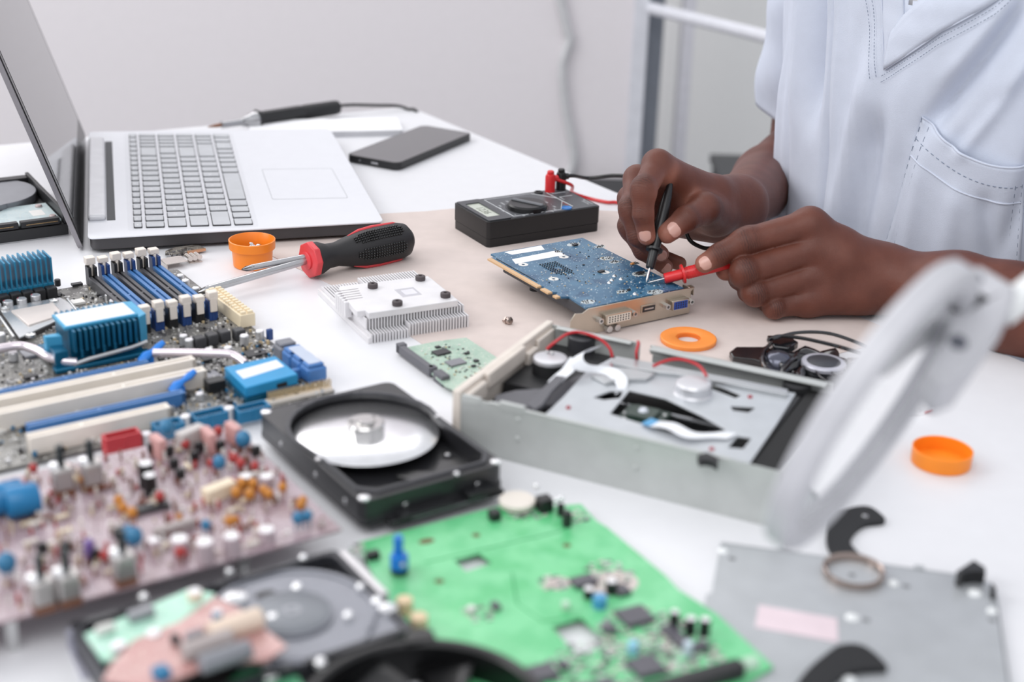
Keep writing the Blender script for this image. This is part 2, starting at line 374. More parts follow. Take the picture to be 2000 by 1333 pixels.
# torso, neck and upper arms under the shirt (coarser), same mesh
EV, NV = np.array([.57, -.82, 0]), np.array([.82, .57, 0])
def TB(e, n, z): return tuple(EV*e+NV*n+np.array([0, 0, z]))
FT = Field((200, 1000, -330), (760, 1720, 560), 7.)
TE, TN = -892, 1140
FT.chain([TB(TE, TN, -300), TB(TE, TN, -80), TB(TE, TN-8, 120), TB(TE, TN-10, 260)], [104, 100, 106, 92], 30, kk=20)
for sg in (-1, 1): FT.chain([TB(TE+sg*70, TN, -280), TB(TE+sg*72, TN-4, 120), TB(TE+sg*90, TN+4, 300)], [84, 88, 62], 30, kk=30)
FT.chain([TB(TE, TN, 260), TB(TE, TN-20, 420)], [70, 56], 20, kk=30)
SH_R, SH_L = TB(TE-192, TN+14, 290), TB(TE+190, TN+10, 290)
FT.chain([SH_R, tuple(np.array(SH_R)*.5+np.array(E_R)*.5), E_R], [62, 48, 41], 20, kk=20)
E_L2 = (500., 1062., 12.); FT.chain([SH_L, tuple(np.array(SH_L)*.5+np.array(E_L2)*.5), E_L2, (470, 1080, 18)], [60, 46, 40, 37], 20, kk=20)
VT, QT = FT.mesh(); VT = smooth_mesh(VT, QT, 2)
Vb = np.concatenate([VR, VL, VT]); Qb = np.concatenate([QR, QL+len(VR), QT+len(VR)+len(VL)])
att = [np.concatenate([aR[i], aL[i], np.zeros(len(VT))]) for i in range(3)]
person = thing('person', 'seated person in a pale blue scrub shirt probing a circuit board with both hands', 'person', (430, 1330, -750))
def skin_mat():
    m = bpy.data.materials.new('skin'); N, L, b = nt(m)
    tc = N.new('ShaderNodeTexCoord')
    def at(nm): a = N.new('ShaderNodeAttribute'); a.attribute_name = nm; return a.outputs['Fac']
    w_, p_, pl = at('wrinkle'), at('along'), at('pale')
    n1 = N.new('ShaderNodeTexNoise'); n1.inputs['Scale'].default_value = 45; n1.inputs['Detail'].default_value = 4; L.new(tc.outputs['Object'], n1.inputs['Vector'])
    mx = N.new('ShaderNodeMixRGB'); mx.inputs[1].default_value = lin((76, 38, 29)); mx.inputs[2].default_value = lin((116, 68, 54)); L.new(n1.outputs['Fac'], mx.inputs[0])
    mp = N.new('ShaderNodeMixRGB'); L.new(pl, mp.inputs[0]); L.new(mx.outputs[0], mp.inputs[1]); mp.inputs[2].default_value = lin((168, 112, 95))
    md = N.new('ShaderNodeMixRGB'); L.new(math_n(N, L, 'MULTIPLY', w_, .22), md.inputs[0]); L.new(mp.outputs[0], md.inputs[1]); md.inputs[2].default_value = lin((62, 35, 30))
    n2 = N.new('ShaderNodeTexNoise'); n2.inputs['Scale'].default_value = 260; n2.inputs['Detail'].default_value = 3; L.new(tc.outputs['Object'], n2.inputs['Vector'])
    ph = math_n(N, L, 'MULTIPLY_ADD', p_, 1.5, math_n(N, L, 'MULTIPLY', n2.outputs['Fac'], 5.))
    sn = math_n(N, L, 'POWER', math_n(N, L, 'ABSOLUTE', math_n(N, L, 'SINE', ph)), .5)
    cr = math_n(N, L, 'MULTIPLY', sn, w_)
    dk = N.new('ShaderNodeMixRGB'); dk.inputs[2].default_value = lin((48, 30, 29)); L.new(md.outputs[0], dk.inputs[1])
    L.new(math_n(N, L, 'MULTIPLY', math_n(N, L, 'SUBTRACT', w_, cr), 1.1), dk.inputs[0]); L.new(dk.outputs[0], b.inputs['Base Color'])
    vo = N.new('ShaderNodeTexVoronoi'); vo.inputs['Scale'].default_value = 1100; vo.feature = 'DISTANCE_TO_EDGE'; L.new(tc.outputs['Object'], vo.inputs['Vector'])
    hh = math_n(N, L, 'ADD', math_n(N, L, 'MULTIPLY', cr, .5), math_n(N, L, 'ADD', math_n(N, L, 'MULTIPLY', vo.outputs['Distance'], .5), math_n(N, L, 'MULTIPLY', n2.outputs['Fac'], .5)))
    bp = N.new('ShaderNodeBump'); bp.inputs['Strength'].default_value = .6; bp.inputs['Distance'].default_value = .0006; L.new(hh, bp.inputs['Height']); L.new(bp.outputs[0], b.inputs['Normal'])
    b.inputs['Roughness'].default_value = .43; b.inputs['Specular IOR Level'].default_value = .34; b.inputs['Subsurface Weight'].default_value = .12; b.inputs['Subsurface Scale'].default_value = .004
    b.inputs['Subsurface Radius'].default_value = (1, .35, .2)
    _mats['skin'] = m; return m
SKIN = skin_mat()
off = np.array([430, 1330, -750.])
me = bpy.data.meshes.new('body'); me.from_pydata(((Vb-off)*.001).tolist(), [], Qb.tolist()); me.materials.append(SKIN)
for nm, a in zip(('wrinkle', 'along', 'pale'), att):
    at_ = me.attributes.new(nm, 'FLOAT', 'POINT'); at_.data.foreach_set('value', a.astype(np.float32))
me.polygons.foreach_set('use_smooth', [True]*len(me.polygons)); me.update()
body = bpy.data.objects.new('body', me); COL.objects.link(body); body.parent = person
# fingernails: curved plates bedded on the finger ends
NAIL = M('nail', (205, 158, 145), .3, coat=.4)
def nail(c, t, d, r, ln, wd):
    """centre on the finger axis, direction t, outward d, finger radius, length, width"""
    t = np.array(t, float); t /= np.linalg.norm(t); d = np.array(d, float); d -= t*(d@t); d /= np.linalg.norm(d); s = np.cross(t, d)
    b = MB(); nu, nv = 12, 10; vs = []; fs = []
    for lay in (0, 1):
        for i in range(nu+1):
            for j in range(nv+1):
                x = (i/nu*2-1); y = (j/nv*2-1); k = math.sqrt(max(0, 1-abs(x)**3.2)); a = y*k*wd/2/r
                R_ = r+.35-lay*1.2-.5*(x*x)-abs(y)**4*.3; p = np.array(c)+t*(x*ln/2)+d*(R_*math.cos(a))+s*(R_*math.sin(a)); vs.append(tuple(p-off))
    m_ = (nu+1)*(nv+1)
    for i in range(nu):
        for j in range(nv):
            q = i*(nv+1)+j; fs += [(q, q+1, q+nv+2, q+nv+1), (m_+q+nv+1, m_+q+nv+2, m_+q+1, m_+q)]
    b.add(vs, fs, True); return b.build('fingernail', NAIL, person, angle=80)
def V3(a): return np.array(a, float)
def finger_nail(ch, r, d, f=.75, ln=12, wd=12.5):
    a, b = V3(ch[2]), V3(ch[3]); nail(a+(b-a)*f, b-a, d, r, ln, wd)
finger_nail(RH['index'], 7.9, (-.25, -1, .1), .8, 12, 11)
finger_nail(RH['thumb'], 9.4, (.1, -1, .28), .72, 15, 15)
finger_nail(RH['middle'], 7.5, (.3, -.9, -.1), .9, 11, 11)
finger_nail(RH['ring'], 7.1, (.3, -.9, -.1), .9, 11, 10.5)
finger_nail(LH['index'], 8.2, (-.4, -.8, .05), .95, 12.5, 12.5)
# ================================================================ scrub shirt: body, collar band, pocket, sleeves
def cloth_mat(name, col):
    m = M(name, col, .85, bump=.5, bscale=1300, mottle=.02, spec=.2); return m
CLOTH = cloth_mat('scrub_cloth', (204, 210, 224))
STITCH = M('stitch', (128, 138, 156), .9)
def torso_pt(th, z, off_=0.):
    """th: angle around the body, 0 = front centre, positive to the person's right (far end of the table)"""
    s = max(0, min(1, (z+200)/500)); a = 189-6*s; bq = 142-12*s
    lean = -30*max(0, z)/300
    x = a*math.copysign(abs(math.sin(th))**.86, math.sin(th)); y = bq*math.copysign(abs(math.cos(th))**.9, math.cos(th))
    if z > 240: k = 1-((z-240)/130)**2*.75; x *= k; y *= (k+1)/2
    # folds: ridges fall from the shoulders and gather to the left
    f = 0
    for (t0, z0, t1, z1, w, amp) in FOLDS:
        L = math.hypot((t1-t0)*180, z1-z0); ux, uz = (t1-t0)*180/L, (z1-z0)/L; px, pz = (th-t0)*180, z-z0
        s_ = (px*ux+pz*uz)/L; dd = px*uz-pz*ux
        e1_, e2_ = max(0, min(1, (s_+.3)*2.2)), max(0, min(1, (1.3-s_)*2.2)); env = e1_*e1_*(3-2*e1_)*e2_*e2_*(3-2*e2_); f += 1.25*amp*env*math.exp(-(dd/w)**2)
    f += 1.2*math.sin(th*9+z*.02)+.8*math.sin(z*.045+th*4)
    x += math.sin(th)*(f+off_); y += math.cos(th)*(f+off_)
    return V3(TB(TE-x, TN-y+lean+4, z))
FOLDS = [(-.74, 254, -.36, 156, 9, -13), (-.73, 268, -.43, 199, 8, 4), (-.80, 215, -.53, 140, 8, 6), (-.68, 185, -.48, 137, 5, -4), (-.01, 180, .10, 20, 8, 8), (-.05, 130, .02, 14, 10, -11),
         (.24, 320, .17, -40, 5, -7), (.19, 320, .13, -40, 6, 4), (.40, 340, .36, 150, 13, -20), (.56, 340, .52, 130, 7, 5), (.80, 160, .95, -40, 9, 5), (.62, 200, .66, -60, 7, -4), (.03, 225, .06, 146, 5, -2.5), (-.19, 118, -.19, 30, 6, -2),
         (-.31, 112, -.26, 20, 7, 3), (-.50, 94, -.46, 15, 10, 4), (-.66, 92, -.73, 30, 9, -5), (1.15, 300, 1.1, -160, 12, 5), (1.4, 300, 1.35, -160, 9, -6), (-1.1, 250, -.8, 60, 10, -5), (-.2, 190, -.12, 110, 10, 2.5), (-1.3, 200, -1.2, -100, 12, 6)]
NT, NZ = 260, 150
def neck_hw(z): return max(0, (z-168)/1.0*.62)        # half opening of the V at this height (mm around)
b = MB(); vs = []; fs = []
for k in range(NZ+1):
    z = -260+k*(630)/NZ
    for i in range(NT):
        th = -PI+2*PI*i/NT; vs.append(tuple(torso_pt(th, z)-off))
for k in range(NZ):
    z = -260+(k+.5)*630/NZ
    for i in range(NT):
        th = -PI+2*PI*(i+.5)/NT
        if z > 248 and -.13-(z-240)*.0055 < th < -.17+(z-240)*.001: continue
        if z > 330 and abs(th) < .9: continue
        j = (i+1) % NT; fs.append((k*NT+j, k*NT+i, (k+1)*NT+i, (k+1)*NT+j))
b.add(vs, fs, True); sh = b.build('shirt_body', CLOTH, person, angle=180)
so = sh.modifiers.new('thick', 'SOLIDIFY'); so.thickness = .0012; so.offset = -1
# white undershirt seen in the neck opening
b = MB(); vs = []; fs = []
for k in range(20):
    for i in range(30): vs.append(tuple(torso_pt(-.9+1.2*i/29, 170+k*9, -9)-off))
for k in range(19):
    for i in range(29): q = k*30+i; fs.append((q+1, q, q+30, q+31))
b.add(vs, fs, True); o = b.build('undershirt', M('white_cotton', (236, 234, 236), .9), person, angle=180)
def strip_on(pts, w, th_, name, mat, lift=1.0, both=True):
    """a flat band following (angle, z) points on the shirt, w mm wide to one side"""
    b = MB(); vs = []; fs = []; m = len(pts); hw = w if isinstance(w, (list, tuple)) else [w]*m
    for i, (t, z) in enumerate(pts):
        a, c = pts[max(i-1, 0)], pts[min(i+1, m-1)]; dx, dz = (c[0]-a[0])*150, c[1]-a[1]; L = math.hypot(dx, dz)+1e-6; nx, nz = dz/L, -dx/L
        for k in range(7):
            s = k/6*hw[i]; tt, zz = t+nx*s/150, z+nz*s; e = lift+th_*(math.sin(PI*k/6)**.4 if both else 1)
            vs.append(tuple(torso_pt(tt, zz, e)-off))
    for i in range(m-1):
        for k in range(6): q = i*7+k; fs.append((q, q+1, q+8, q+7))
    b.add(vs, fs, True); o = b.build(name, mat, person, angle=180); s_ = o.modifiers.new('t', 'SOLIDIFY'); s_.thickness = .0014; s_.offset = 0; return o
def lerp_pts(a, n=30):
    out = []
    for i in range(len(a)-1):
        for k in range(n): t = k/n; out.append((a[i][0]+(a[i+1][0]-a[i][0])*t, a[i][1]+(a[i+1][1]-a[i][1])*t))
    return out+[a[-1]]
def stitches(pts, name='stitching', lift=2.0, step=3.2, ln=2.0):
    b = MB(); P3 = [torso_pt(t, z, lift) for t, z in pts]; acc = 0
    for i in range(len(P3)-1):
        d = P3[i+1]-P3[i]; L = np.linalg.norm(d); u = d/L
        while acc < L:
            a = P3[i]+u*acc; e = P3[i]+u*min(acc+ln, L+1); b.tube([tuple(a-off), tuple(e-off)], .32, 5); acc += step
        acc -= L
    return b.build(name, STITCH, person)
def resample(pl, n):
    d = [0]
    for i in range(1, len(pl)): d.append(d[-1]+math.hypot((pl[i][0]-pl[i-1][0])*150, pl[i][1]-pl[i-1][1]))
    out = []
    for k in range(n+1):
        q = d[-1]*k/n; i = max(j for j in range(len(d)) if d[j] <= q+1e-9); i = min(i, len(pl)-2); t = (q-d[i])/(d[i+1]-d[i]); out.append((pl[i][0]+(pl[i+1][0]-pl[i][0])*t, pl[i][1]+(pl[i+1][1]-pl[i][1])*t))
    return out
def band(outer_, inner_, lift, name='neck_band', n=60, m=8):
    A, B = resample(outer_, n), resample(inner_, n); b = MB(); vs = []; fs = []
    for i in range(n+1):
        for k in range(m+1):
            t = k/m; e = lift+1.4*math.sin(PI*min(1, t*1.15))**.4+.4*math.sin(i*.5+k); vs.append(tuple(torso_pt(A[i][0]*(1-t)+B[i][0]*t, A[i][1]*(1-t)+B[i][1]*t, e)-off))
    for i in range(n):
        for k in range(m): q = i*(m+1)+k; fs.append((q, q+1, q+m+2, q+m+1))
    b.add(vs, fs, True); o = b.build(name, CLOTH, person, angle=180); s_ = o.modifiers.new('t', 'SOLIDIFY'); s_.thickness = .0016; s_.offset = 0; return o
Ro = [(-.09, 190), (-.36, 232), (-.63, 263), (-.9, 303), (-1.05, 345)]; Ri = [(-.10, 222), (-.16, 240), (-.25, 256), (-.5, 308), (-.65, 350)]
Lo = [(-.09, 190), (-.06, 221), (-.04, 248), (.01, 290), (.05, 345)]; Li = [(-.16, 228), (-.155, 241), (-.145, 254), (-.12, 290), (-.09, 345)]
band(Lo, Li, .6); band(Ro, Ri, 2.2)
def shift(pl, dt, dz): return [(t+dt, z+dz) for t, z in pl]
for d in (.03, .05): stitches(resample(shift(Lo, d, -4-d*120), 60))
for d in (4, 9.5): stitches(resample(shift(Ro, .01, -d-2), 80))
b = MB(); b.tube([tuple(torso_pt(t, z, 2.2)-off) for t, z in resample(Ro, 80)], .8, 6); b.tube([tuple(torso_pt(t, z, 1.4)-off) for t, z in resample(Lo, 60)], .8, 6); b.build('neck_seam', CLOTH, person)
# chest pocket with facing band and stitched seams, its mouth sagging open (left side of the chest)
pk = dict(tl=(-.29, 155), tr=(-.87, 128), bl=(-.10, -20), br=(-.90, -40))
b = MB(); vs = []; fs = []; nu, nv = 40, 36
for j in range(nv+1):
    for i in range(nu+1):
        u, v = i/nu, j/nv; t = (pk['tl'][0]*(1-u)+pk['tr'][0]*u)*(1-v)+(pk['bl'][0]*(1-u)+pk['br'][0]*u)*v
        z = (pk['tl'][1]*(1-u)+pk['tr'][1]*u)*(1-v)+(pk['bl'][1]*(1-u)+pk['br'][1]*u)*v
        z -= 11*math.sin(PI*u)**.8*(1-v); e = 1.5+9*math.sin(PI*u)**1.5*(1-v)**2.5+1.2*math.sin(u*14+v*3)*v
        vs.append(tuple(torso_pt(t, z, e)-off))
for j in range(nv):
    for i in range(nu): q = j*(nu+1)+i; fs.append((q, q+1, q+nu+2, q+nu+1))
b.add(vs, fs, True); o = b.build('chest_pocket', CLOTH, person, angle=180); s_ = o.modifiers.new('t', 'SOLIDIFY'); s_.thickness = .0016; s_.offset = 0
def pkp(u, v):
    t = (pk['tl'][0]*(1-u)+pk['tr'][0]*u)*(1-v)+(pk['bl'][0]*(1-u)+pk['br'][0]*u)*v
    z = (pk['tl'][1]*(1-u)+pk['tr'][1]*u)*(1-v)+(pk['bl'][1]*(1-u)+pk['br'][1]*u)*v-12*math.sin(PI*u)**.8*(1-v)
    return t, z, 1.5+9*math.sin(PI*u)**1.5*(1-v)**2.5
def pk_line(uv, name='pocket_stitching', r=.4, dash=True, lift=.9):
    b = MB(); Q_ = []
    for i in range(len(uv)-1):
        n = 40
        for k in range(n):
            u = uv[i][0]+(uv[i+1][0]-uv[i][0])*k/n; v = uv[i][1]+(uv[i+1][1]-uv[i][1])*k/n; t, z, e = pkp(u, v); Q_.append(torso_pt(t, z, e+lift)-off)
    if dash:
        for i in range(0, len(Q_)-1, 2): b.tube([tuple(Q_[i]), tuple(Q_[i+1])], r, 5)
        return b.build(name, STITCH, person)
    b.tube([tuple(q) for q in Q_], r, 8); return b.build(name, CLOTH, person)
pk_line([(.0, 0), (.0, 1)]); pk_line([(.06, .02), (.05, 1)]); pk_line([(0, .11), (1, .11)]); pk_line([(0, .2), (1, .2)])
pk_line([(0, .2), (1, .2)], 'pocket_seam', .8, False); pk_line([(0, 0), (1, 0)], 'pocket_hem', 1.1, False, .2); pk_line([(0, 0), (0, 1)], 'pocket_seam', .7, False, .1)
pk_line([(.97, .1), (.97, 1)]); pk_line([(.9, .1), (.9, 1)])
# sleeves
def sleeve(a, b_, ra, rb, seed, nm='sleeve'):
    a, b_ = V3(a), V3(b_); t = (b_-a)/np.linalg.norm(b_-a); u = np.cross(t, [0, 0, 1.]); u /= np.linalg.norm(u); w = np.cross(u, t); b = MB(); vs = []; fs = []; nr, nl = 48, 40
    for k in range(nl+1):
        s = k/nl; c = a+(b_-a)*s; r = ra+(rb-ra)*s
        for i in range(nr):
            q = 2*PI*i/nr; f = r+2.8*math.sin(q*3+s*5+seed)+2.*math.sin(s*16+q*2+seed)+1.2*math.sin(q*7-s*6)
            vs.append(tuple(c+(u*math.cos(q)+w*math.sin(q))*f-off))
    for k in range(nl):
        for i in range(nr): j = (i+1) % nr; fs.append((k*nr+i, k*nr+j, (k+1)*nr+j, (k+1)*nr+i))
    b.add(vs, fs, True); o = b.build(nm, CLOTH, person, angle=180); s_ = o.modifiers.new('t', 'SOLIDIFY'); s_.thickness = .0016; s_.offset = 0; return o
sleeve(SH_R, V3(SH_R)*.2+V3(E_R)*.8, 74, 60, 1.); sleeve(SH_L, V3(SH_L)*.45+V3(E_L2)*.55, 74, 66, 2.)
# ================================================================ the room and the table
WALLM = M('wall_paint', (232, 227, 230), .9, mottle=.008)
def struct(name, mb, mat, **k):
    o = mb.build(name, mat, None, **k); o.location = (0, 0, 0); o['kind'] = 'structure'; return o
struct('floor', MB().box(-4000, 4000, -1500, 6000, -50, 0), M('floor_vinyl', (120, 118, 118), .6, mottle=.05))
WY = 2650
sx = W(1232, 300, WY)[0]
struct('wall_back', MB().box(-4000, sx, WY, WY+90, 0, 2600), WALLM)
struct('wall_right', MB().box(sx-300, 3800, WY+800, WY+890, 0, 2600), M('grey_wall_paint', (240, 241, 240), .9, mottle=.008))
def post(u, y, w, name, mat, z1=2500):
    x = W(u, 150, y)[0]; return struct(name, MB().box(x-w/2, x+w/2, y-20, y+20, 0, z1), mat)
TRIM = M('window_frame_paint', (222, 223, 230), .5); TRD = M('dark_frame_paint', (128, 133, 142), .5)
x0 = W(1242, 150, WY+20)[0]
struct('trim_1', MB().box(x0-12, x0+14, WY-10, WY+95, 0, 2500), TRIM)
struct('trim_2', MB().box(x0+18, x0+46, WY+40, WY+100, 0, 2500), TRD)
xb = W(1322, 150, WY+500)[0]
struct('trim_3', MB().box(xb-60, xb-35, WY+500, WY+560, 0, 2500), M('grey_wall_shade', (165, 167, 167), .8))
struct('trim_4', MB().box(xb+5, xb+28, WY+480, WY+560, 0, 2500), TRIM)
a, c = W(1245, 10, WY+30), W(1640, 107, 2250)
b = MB(); b.tube([(a[0], a[1], a[2]+750), (c[0], c[1], c[2]+750)], 11, 12); rail = struct('trim_5', b, TRIM)
# under-desk storage against the wall
for nm, (u0, v0, u1, y, z1), mt, lb in (('storage_box', (1120, 345, 1212, 2300, 0), (52, 52, 54), 'dark storage box on the floor beyond the table edge, behind the meter'),
                                  ('storage_box', (1392, 300, 1560, 2500, 0), (68, 69, 71), 'dark charcoal box on the floor behind the forearm')):
    p, q = W(u0, v0, y+266), W(u1, v0, y+266); h = p[2]+750
    b = MB(); b.box(p[0], q[0]+40, y, y+260, 0, h-16); b.box(p[0]-6, q[0]+46, y-6, y+266, h-16, h, 3)
    o = b.build(nm, M('dark_box%d' % u0, mt, .7)); tag(o, lb, 'box')
# wavy white cable down the wall
b = MB(); b.tube([tuple(W(u, v, WY-8)+[0, 0, 750]) for u, v in spline([(1088, -60, 0), (1095, 0, 0), (1108, 60, 0), (1112, 80, 0), (1099, 125, 0), (1100, 170, 0), (1106, 220, 0), (1118, 280, 0), (1120, 320, 0), (1110, 350, 0), (1108, 420, 0)], 8) for u, v in [(u, v)]] if False else
       [tuple(W(p[0], p[1], WY-8)+np.array([0, 0, 750])) for p in spline([(1088, -60, 0), (1095, 0, 0), (1108, 60, 0), (1112, 80, 0), (1099, 125, 0), (1100, 170, 0), (1106, 220, 0), (1118, 280, 0), (1120, 320, 0), (1110, 350, 0), (1108, 420, 0), (1108, 700, 0)], 8)], 9, 12)
tag(b.build('wall_cable', M('grey_cable', (206, 206, 208), .6)), 'wavy grey cable hanging down the back wall', 'cable')
# table: white laminate top, corner at the far end
C0 = P(800, 208)[:2]; d1 = (P(1960, 690)-P(800, 208))[:2]; d1 /= np.linalg.norm(d1)
d2 = (P(0, 283)-P(800, 208))[:2]; d2 /= np.linalg.norm(d2)
C1 = C0+d1*1750; C3 = C0+d2*1250; C2 = C1+d2*1300
tbl = thing('work_table', 'white laminate work table covered in electronic parts', 'table', (0, 1100, -750))
tb = MB(); out = [tuple(q-np.array([0, 1100])) for q in (C0, C1, C2, C3)]
tb.prism(out, 725, 750-.0); tb.build('table_top', M('white_laminate', (224, 224, 227), .38, spec=.45, mottle=.01), tbl, bevel=1.5)
for q in (C0, C1, C2, C3):
    cc = (C0+C1+C2+C3)/4; p = q+(cc-q)*.09-np.array([0, 1100]); MB().box(p[0]-25, p[0]+25, p[1]-25, p[1]+25, 0, 725, 2).build('leg', M('white_metal_leg', (215, 215, 218), .4), tbl)
# craft mat
pm = [P(560, 375), P(885, 408), P(1195, 393), P(1645, 608), P(1800, 668), P(1500, 900), P(1130, 870), P(960, 762), P(622, 546), P(505, 487)]
FM = [(-170, 1400), (-130, 1416), (-92, 1427), (-65, 1439), (-20, 1446), (60, 1450), (118, 1448), (283, 1181), (326, 1127), (40, 938), (-14, 993), (-158, 1203), (-245, 1300)]
mat_ = MB(); mat_.prism(FM, 0, .5); tag(mat_.build('craft_mat', M('beige_paper', (212, 198, 192), .8, mottle=.03, bump=.1, bscale=60), loc=(0, 0, .1)), 'large beige paper mat lying on the white table under the hands', 'mat')
# ================================================================ laptop
BLK = M('black_plastic', (30, 30, 32), .42); DRK = M('charcoal_plastic', (58, 58, 61), .45); SILV = M('silver_alloy', (206, 208, 212), .32, metal=.55)
STEEL = M('steel', (190, 190, 192), .25, metal=1.); GOLD = M('gold_plate', (214, 176, 120), .3, metal=.8); WHT = M('white_plastic', (238, 236, 232), .4)
A_, D_ = P(171, 466, 16)[:2], P(750, 433, 16)[:2]; B_, C_ = np.array([-492., 1640.]), np.array([-222., 1690.])
def quadmap(A, D, C, B):      # s along A>D, t along A>B
    A, B, C, D = [np.array(q[:2], float) for q in (A, B, C, D)]
    return lambda s, t: (A*(1-s)+D*s)*(1-t)+(B*(1-s)+C*s)*t
LQ = quadmap(A_, D_, C_, B_); Lc = LQ(.5, .5)
lap = thing('laptop', 'open silver laptop with grey keys and a large touchpad', 'laptop', (Lc[0], Lc[1], 0))
def L3(s, t, z, f=LQ): q = f(s, t)-Lc; return (q[0], q[1], z)
b = MB(); o_ = []
for (s, t) in rrect(0, 1, 0, 1, .022, 5): o_.append(tuple(LQ(s, t)-Lc))
b.prism(o_, 14.6, 16); b.build('palm_rest', M('silver_deck', (222, 223, 228), .42, metal=.1, mottle=.01), lap, bevel=.5)
b = MB(); b.prism([tuple(LQ(s, t)-Lc) for (s, t) in rrect(.006, .996, .004, .998, .03, 5)], 4, 14.6); b.build('base_shell', M('dark_grey_shell', (62, 60, 62), .45), lap, bevel=2.5, seg=3)
for s, t in ((.08, .06), (.92, .06), (.08, .94), (.92, .94)): q = LQ(s, t)-Lc; MB().cyl(q[0], q[1], 0, 4.2, 8, 16).build('rubber_foot', BLK, lap)
KQ = quadmap(P(258, 447, 16.5), P(498, 440, 16.5), (-337+5, 1649-2), (-446, 1633))
KEYM = M('key_grey', (194, 196, 200), .5); KEYD = M('key_skirt', (40, 41, 43), .5); LEG = M('key_legend', (236, 236, 236), .6)
b = MB(); b.prism([tuple(KQ(s, t)-Lc) for s, t in rrect(-.035, 1.03, -.012, 1.012, .02, 3)], 15.9, 16.05); b.build('keyboard_tray', M('silver_deck2', (216, 217, 222), .42, metal=.1, mottle=.01), lap)
rows = [[1]*18, [1]*13+[2.0]+[.775]*4, [1.5]+[1]*12+[1.5]+[.775]*4, [1.75]+[1]*11+[2.25]+[.775]*4, [2.25]+[1]*10+[2.75]+[.775]*3, [1.1, 1, 1, 1.1, 5.1, 1.1, 1, .95, .95, .95, 1.6, 1, 1]]
legs = [['esc']+['F%d' % i for i in range(1, 13)]+['']*5, list('`1234567890-=')+['']+['', '/', '*', '-'], ['']+list('QWERTYUIOP[]')+['\\']+list('789+'), ['']+list("ASDFGHJKL;'")+['']+list('456')+[''],
        ['']+list('ZXCVBNM,./')+['']+list('123'), ['']*8+['']*2+['0', '.', '']]
ss = [0, .098]+[.098+.1804*i for i in range(1, 6)]
for r, row in enumerate(rows):
    tot = sum(row); acc = 0
    for c_, wd in enumerate(row):
        t0, t1 = acc/tot+.0055, (acc+wd)/tot-.0055; acc += wd; s0, s1 = ss[r]+.014, ss[r+1]-.014
        kb = MB(); kb.cur = 0; kb.prism([tuple(KQ(s, t)-Lc) for s, t in rrect(s0, s1, t0, t1, .006, 2)], 16.05, 16.9); kb.cur = 1
        kb.prism([tuple(KQ(s, t)-Lc) for s, t in rrect(s0+.006, s1-.006, t0+.0018, t1-.0018, .006, 2)], 16.9, 17.7)
        k = kb.build('key', [KEYD, KEYM], lap)
        lg = legs[r][c_] if c_ < len(legs[r]) else ''
        if lg: q = KQ(s0+(s1-s0)*.45, t0+(t1-t0)*.4)-Lc; text(lg, 4.2 if len(lg) < 2 else 3., LEG, k, (q[0], q[1], 17.72), math.radians(16.5)+PI/2, 'key_legend')
tq = [P(511, 331, 16), P(532, 390, 16), P(680, 387, 16), P(648, 329, 16)]
TQ = quadmap(tq[0], tq[3], tq[2], tq[1]); b = MB()
b.prism([tuple(TQ(s, t)-Lc) for s, t in rrect(0, 1, 0, 1, .03, 4)], 16., 16.06, [[tuple(TQ(s, t)-Lc) for s, t in rrect(.006, .994, .008, .992, .03, 4)]])
b.build('touchpad_edge', M('pad_line', (150, 152, 156), .5), lap)
b = MB(); b.prism([tuple(TQ(s, t)-Lc) for s, t in rrect(.006, .994, .008, .992, .03, 4)], 15.9, 16.04); b.build('touchpad', M('silver_deck', (222, 223, 228)), lap)
# hinge cover and vent slot
def rail_box(s0, s1, t0, t1, z0, z1, name, mat, bev=1.): MB().prism([tuple(LQ(s, t)-Lc) for s, t in ((s0, t0), (s1, t0), (s1, t1), (s0, t1))], z0, z1).build(name, mat, lap, bevel=bev, seg=3)
rail_box(.0, .062, .13, .88, 15.5, 22, 'hinge_cover', M('hinge_alloy', (214, 214, 218), .4, metal=.15), 3)
rail_box(.064, .092, .13, .88, 15.9, 16.3, 'vent_slot', M('vent_dark', (58, 60, 64), .6), 0)
# lid
e1 = (D_-A_)/np.linalg.norm(D_-A_); e2 = (B_-A_)/np.linalg.norm(B_-A_); e1 = np.array([*e1, 0]); e2 = np.array([*e2, 0]); TI = math.radians(17.5)
up_ = np.array([0, 0, 1])*math.cos(TI)-e1*math.sin(TI); nn = np.cross(e2, up_)   # towards the keyboard
if nn@e1 < 0: nn = -nn
hg = P(163, 486, 3); hg2 = P(163, 266, 3); Lw = np.linalg.norm((hg2-hg)[:2])*.985
def lid(name, a0, a1, u0, u1, n0, n1, mat, bev=.6, r=0):
    b = MB(); vs = []
    out = rrect(a0, a1, u0, u1, r, 5) if r else [(a0, u0), (a1, u0), (a1, u1), (a0, u1)]
    b.prism(out, n0, n1); b.v = [tuple(hg+e2*x+up_*y+nn*z-np.array([Lc[0], Lc[1], 0])) for x, y, z in b.v]; b.f = [f[::-1] for f in b.f] if np.dot(np.cross(e2, up_), nn) < 0 else b.f
    return b.build(name, mat, lap, bevel=bev)
lid('lid_shell', 0, Lw, 0, 246, -4.5, 0, M('lid_alloy', (150, 146, 150), .35, metal=.45), 1.2, 6)
lid('screen_bezel', 3, Lw-2, 3, 243, 0, 1., M('bezel_black', (24, 24, 26), .25), .3, 5)
lid('screen', 14, Lw-12, 26, 232, 1.0, 1.25, M('display_glass', (40, 40, 43), .1, coat=.6), .05)
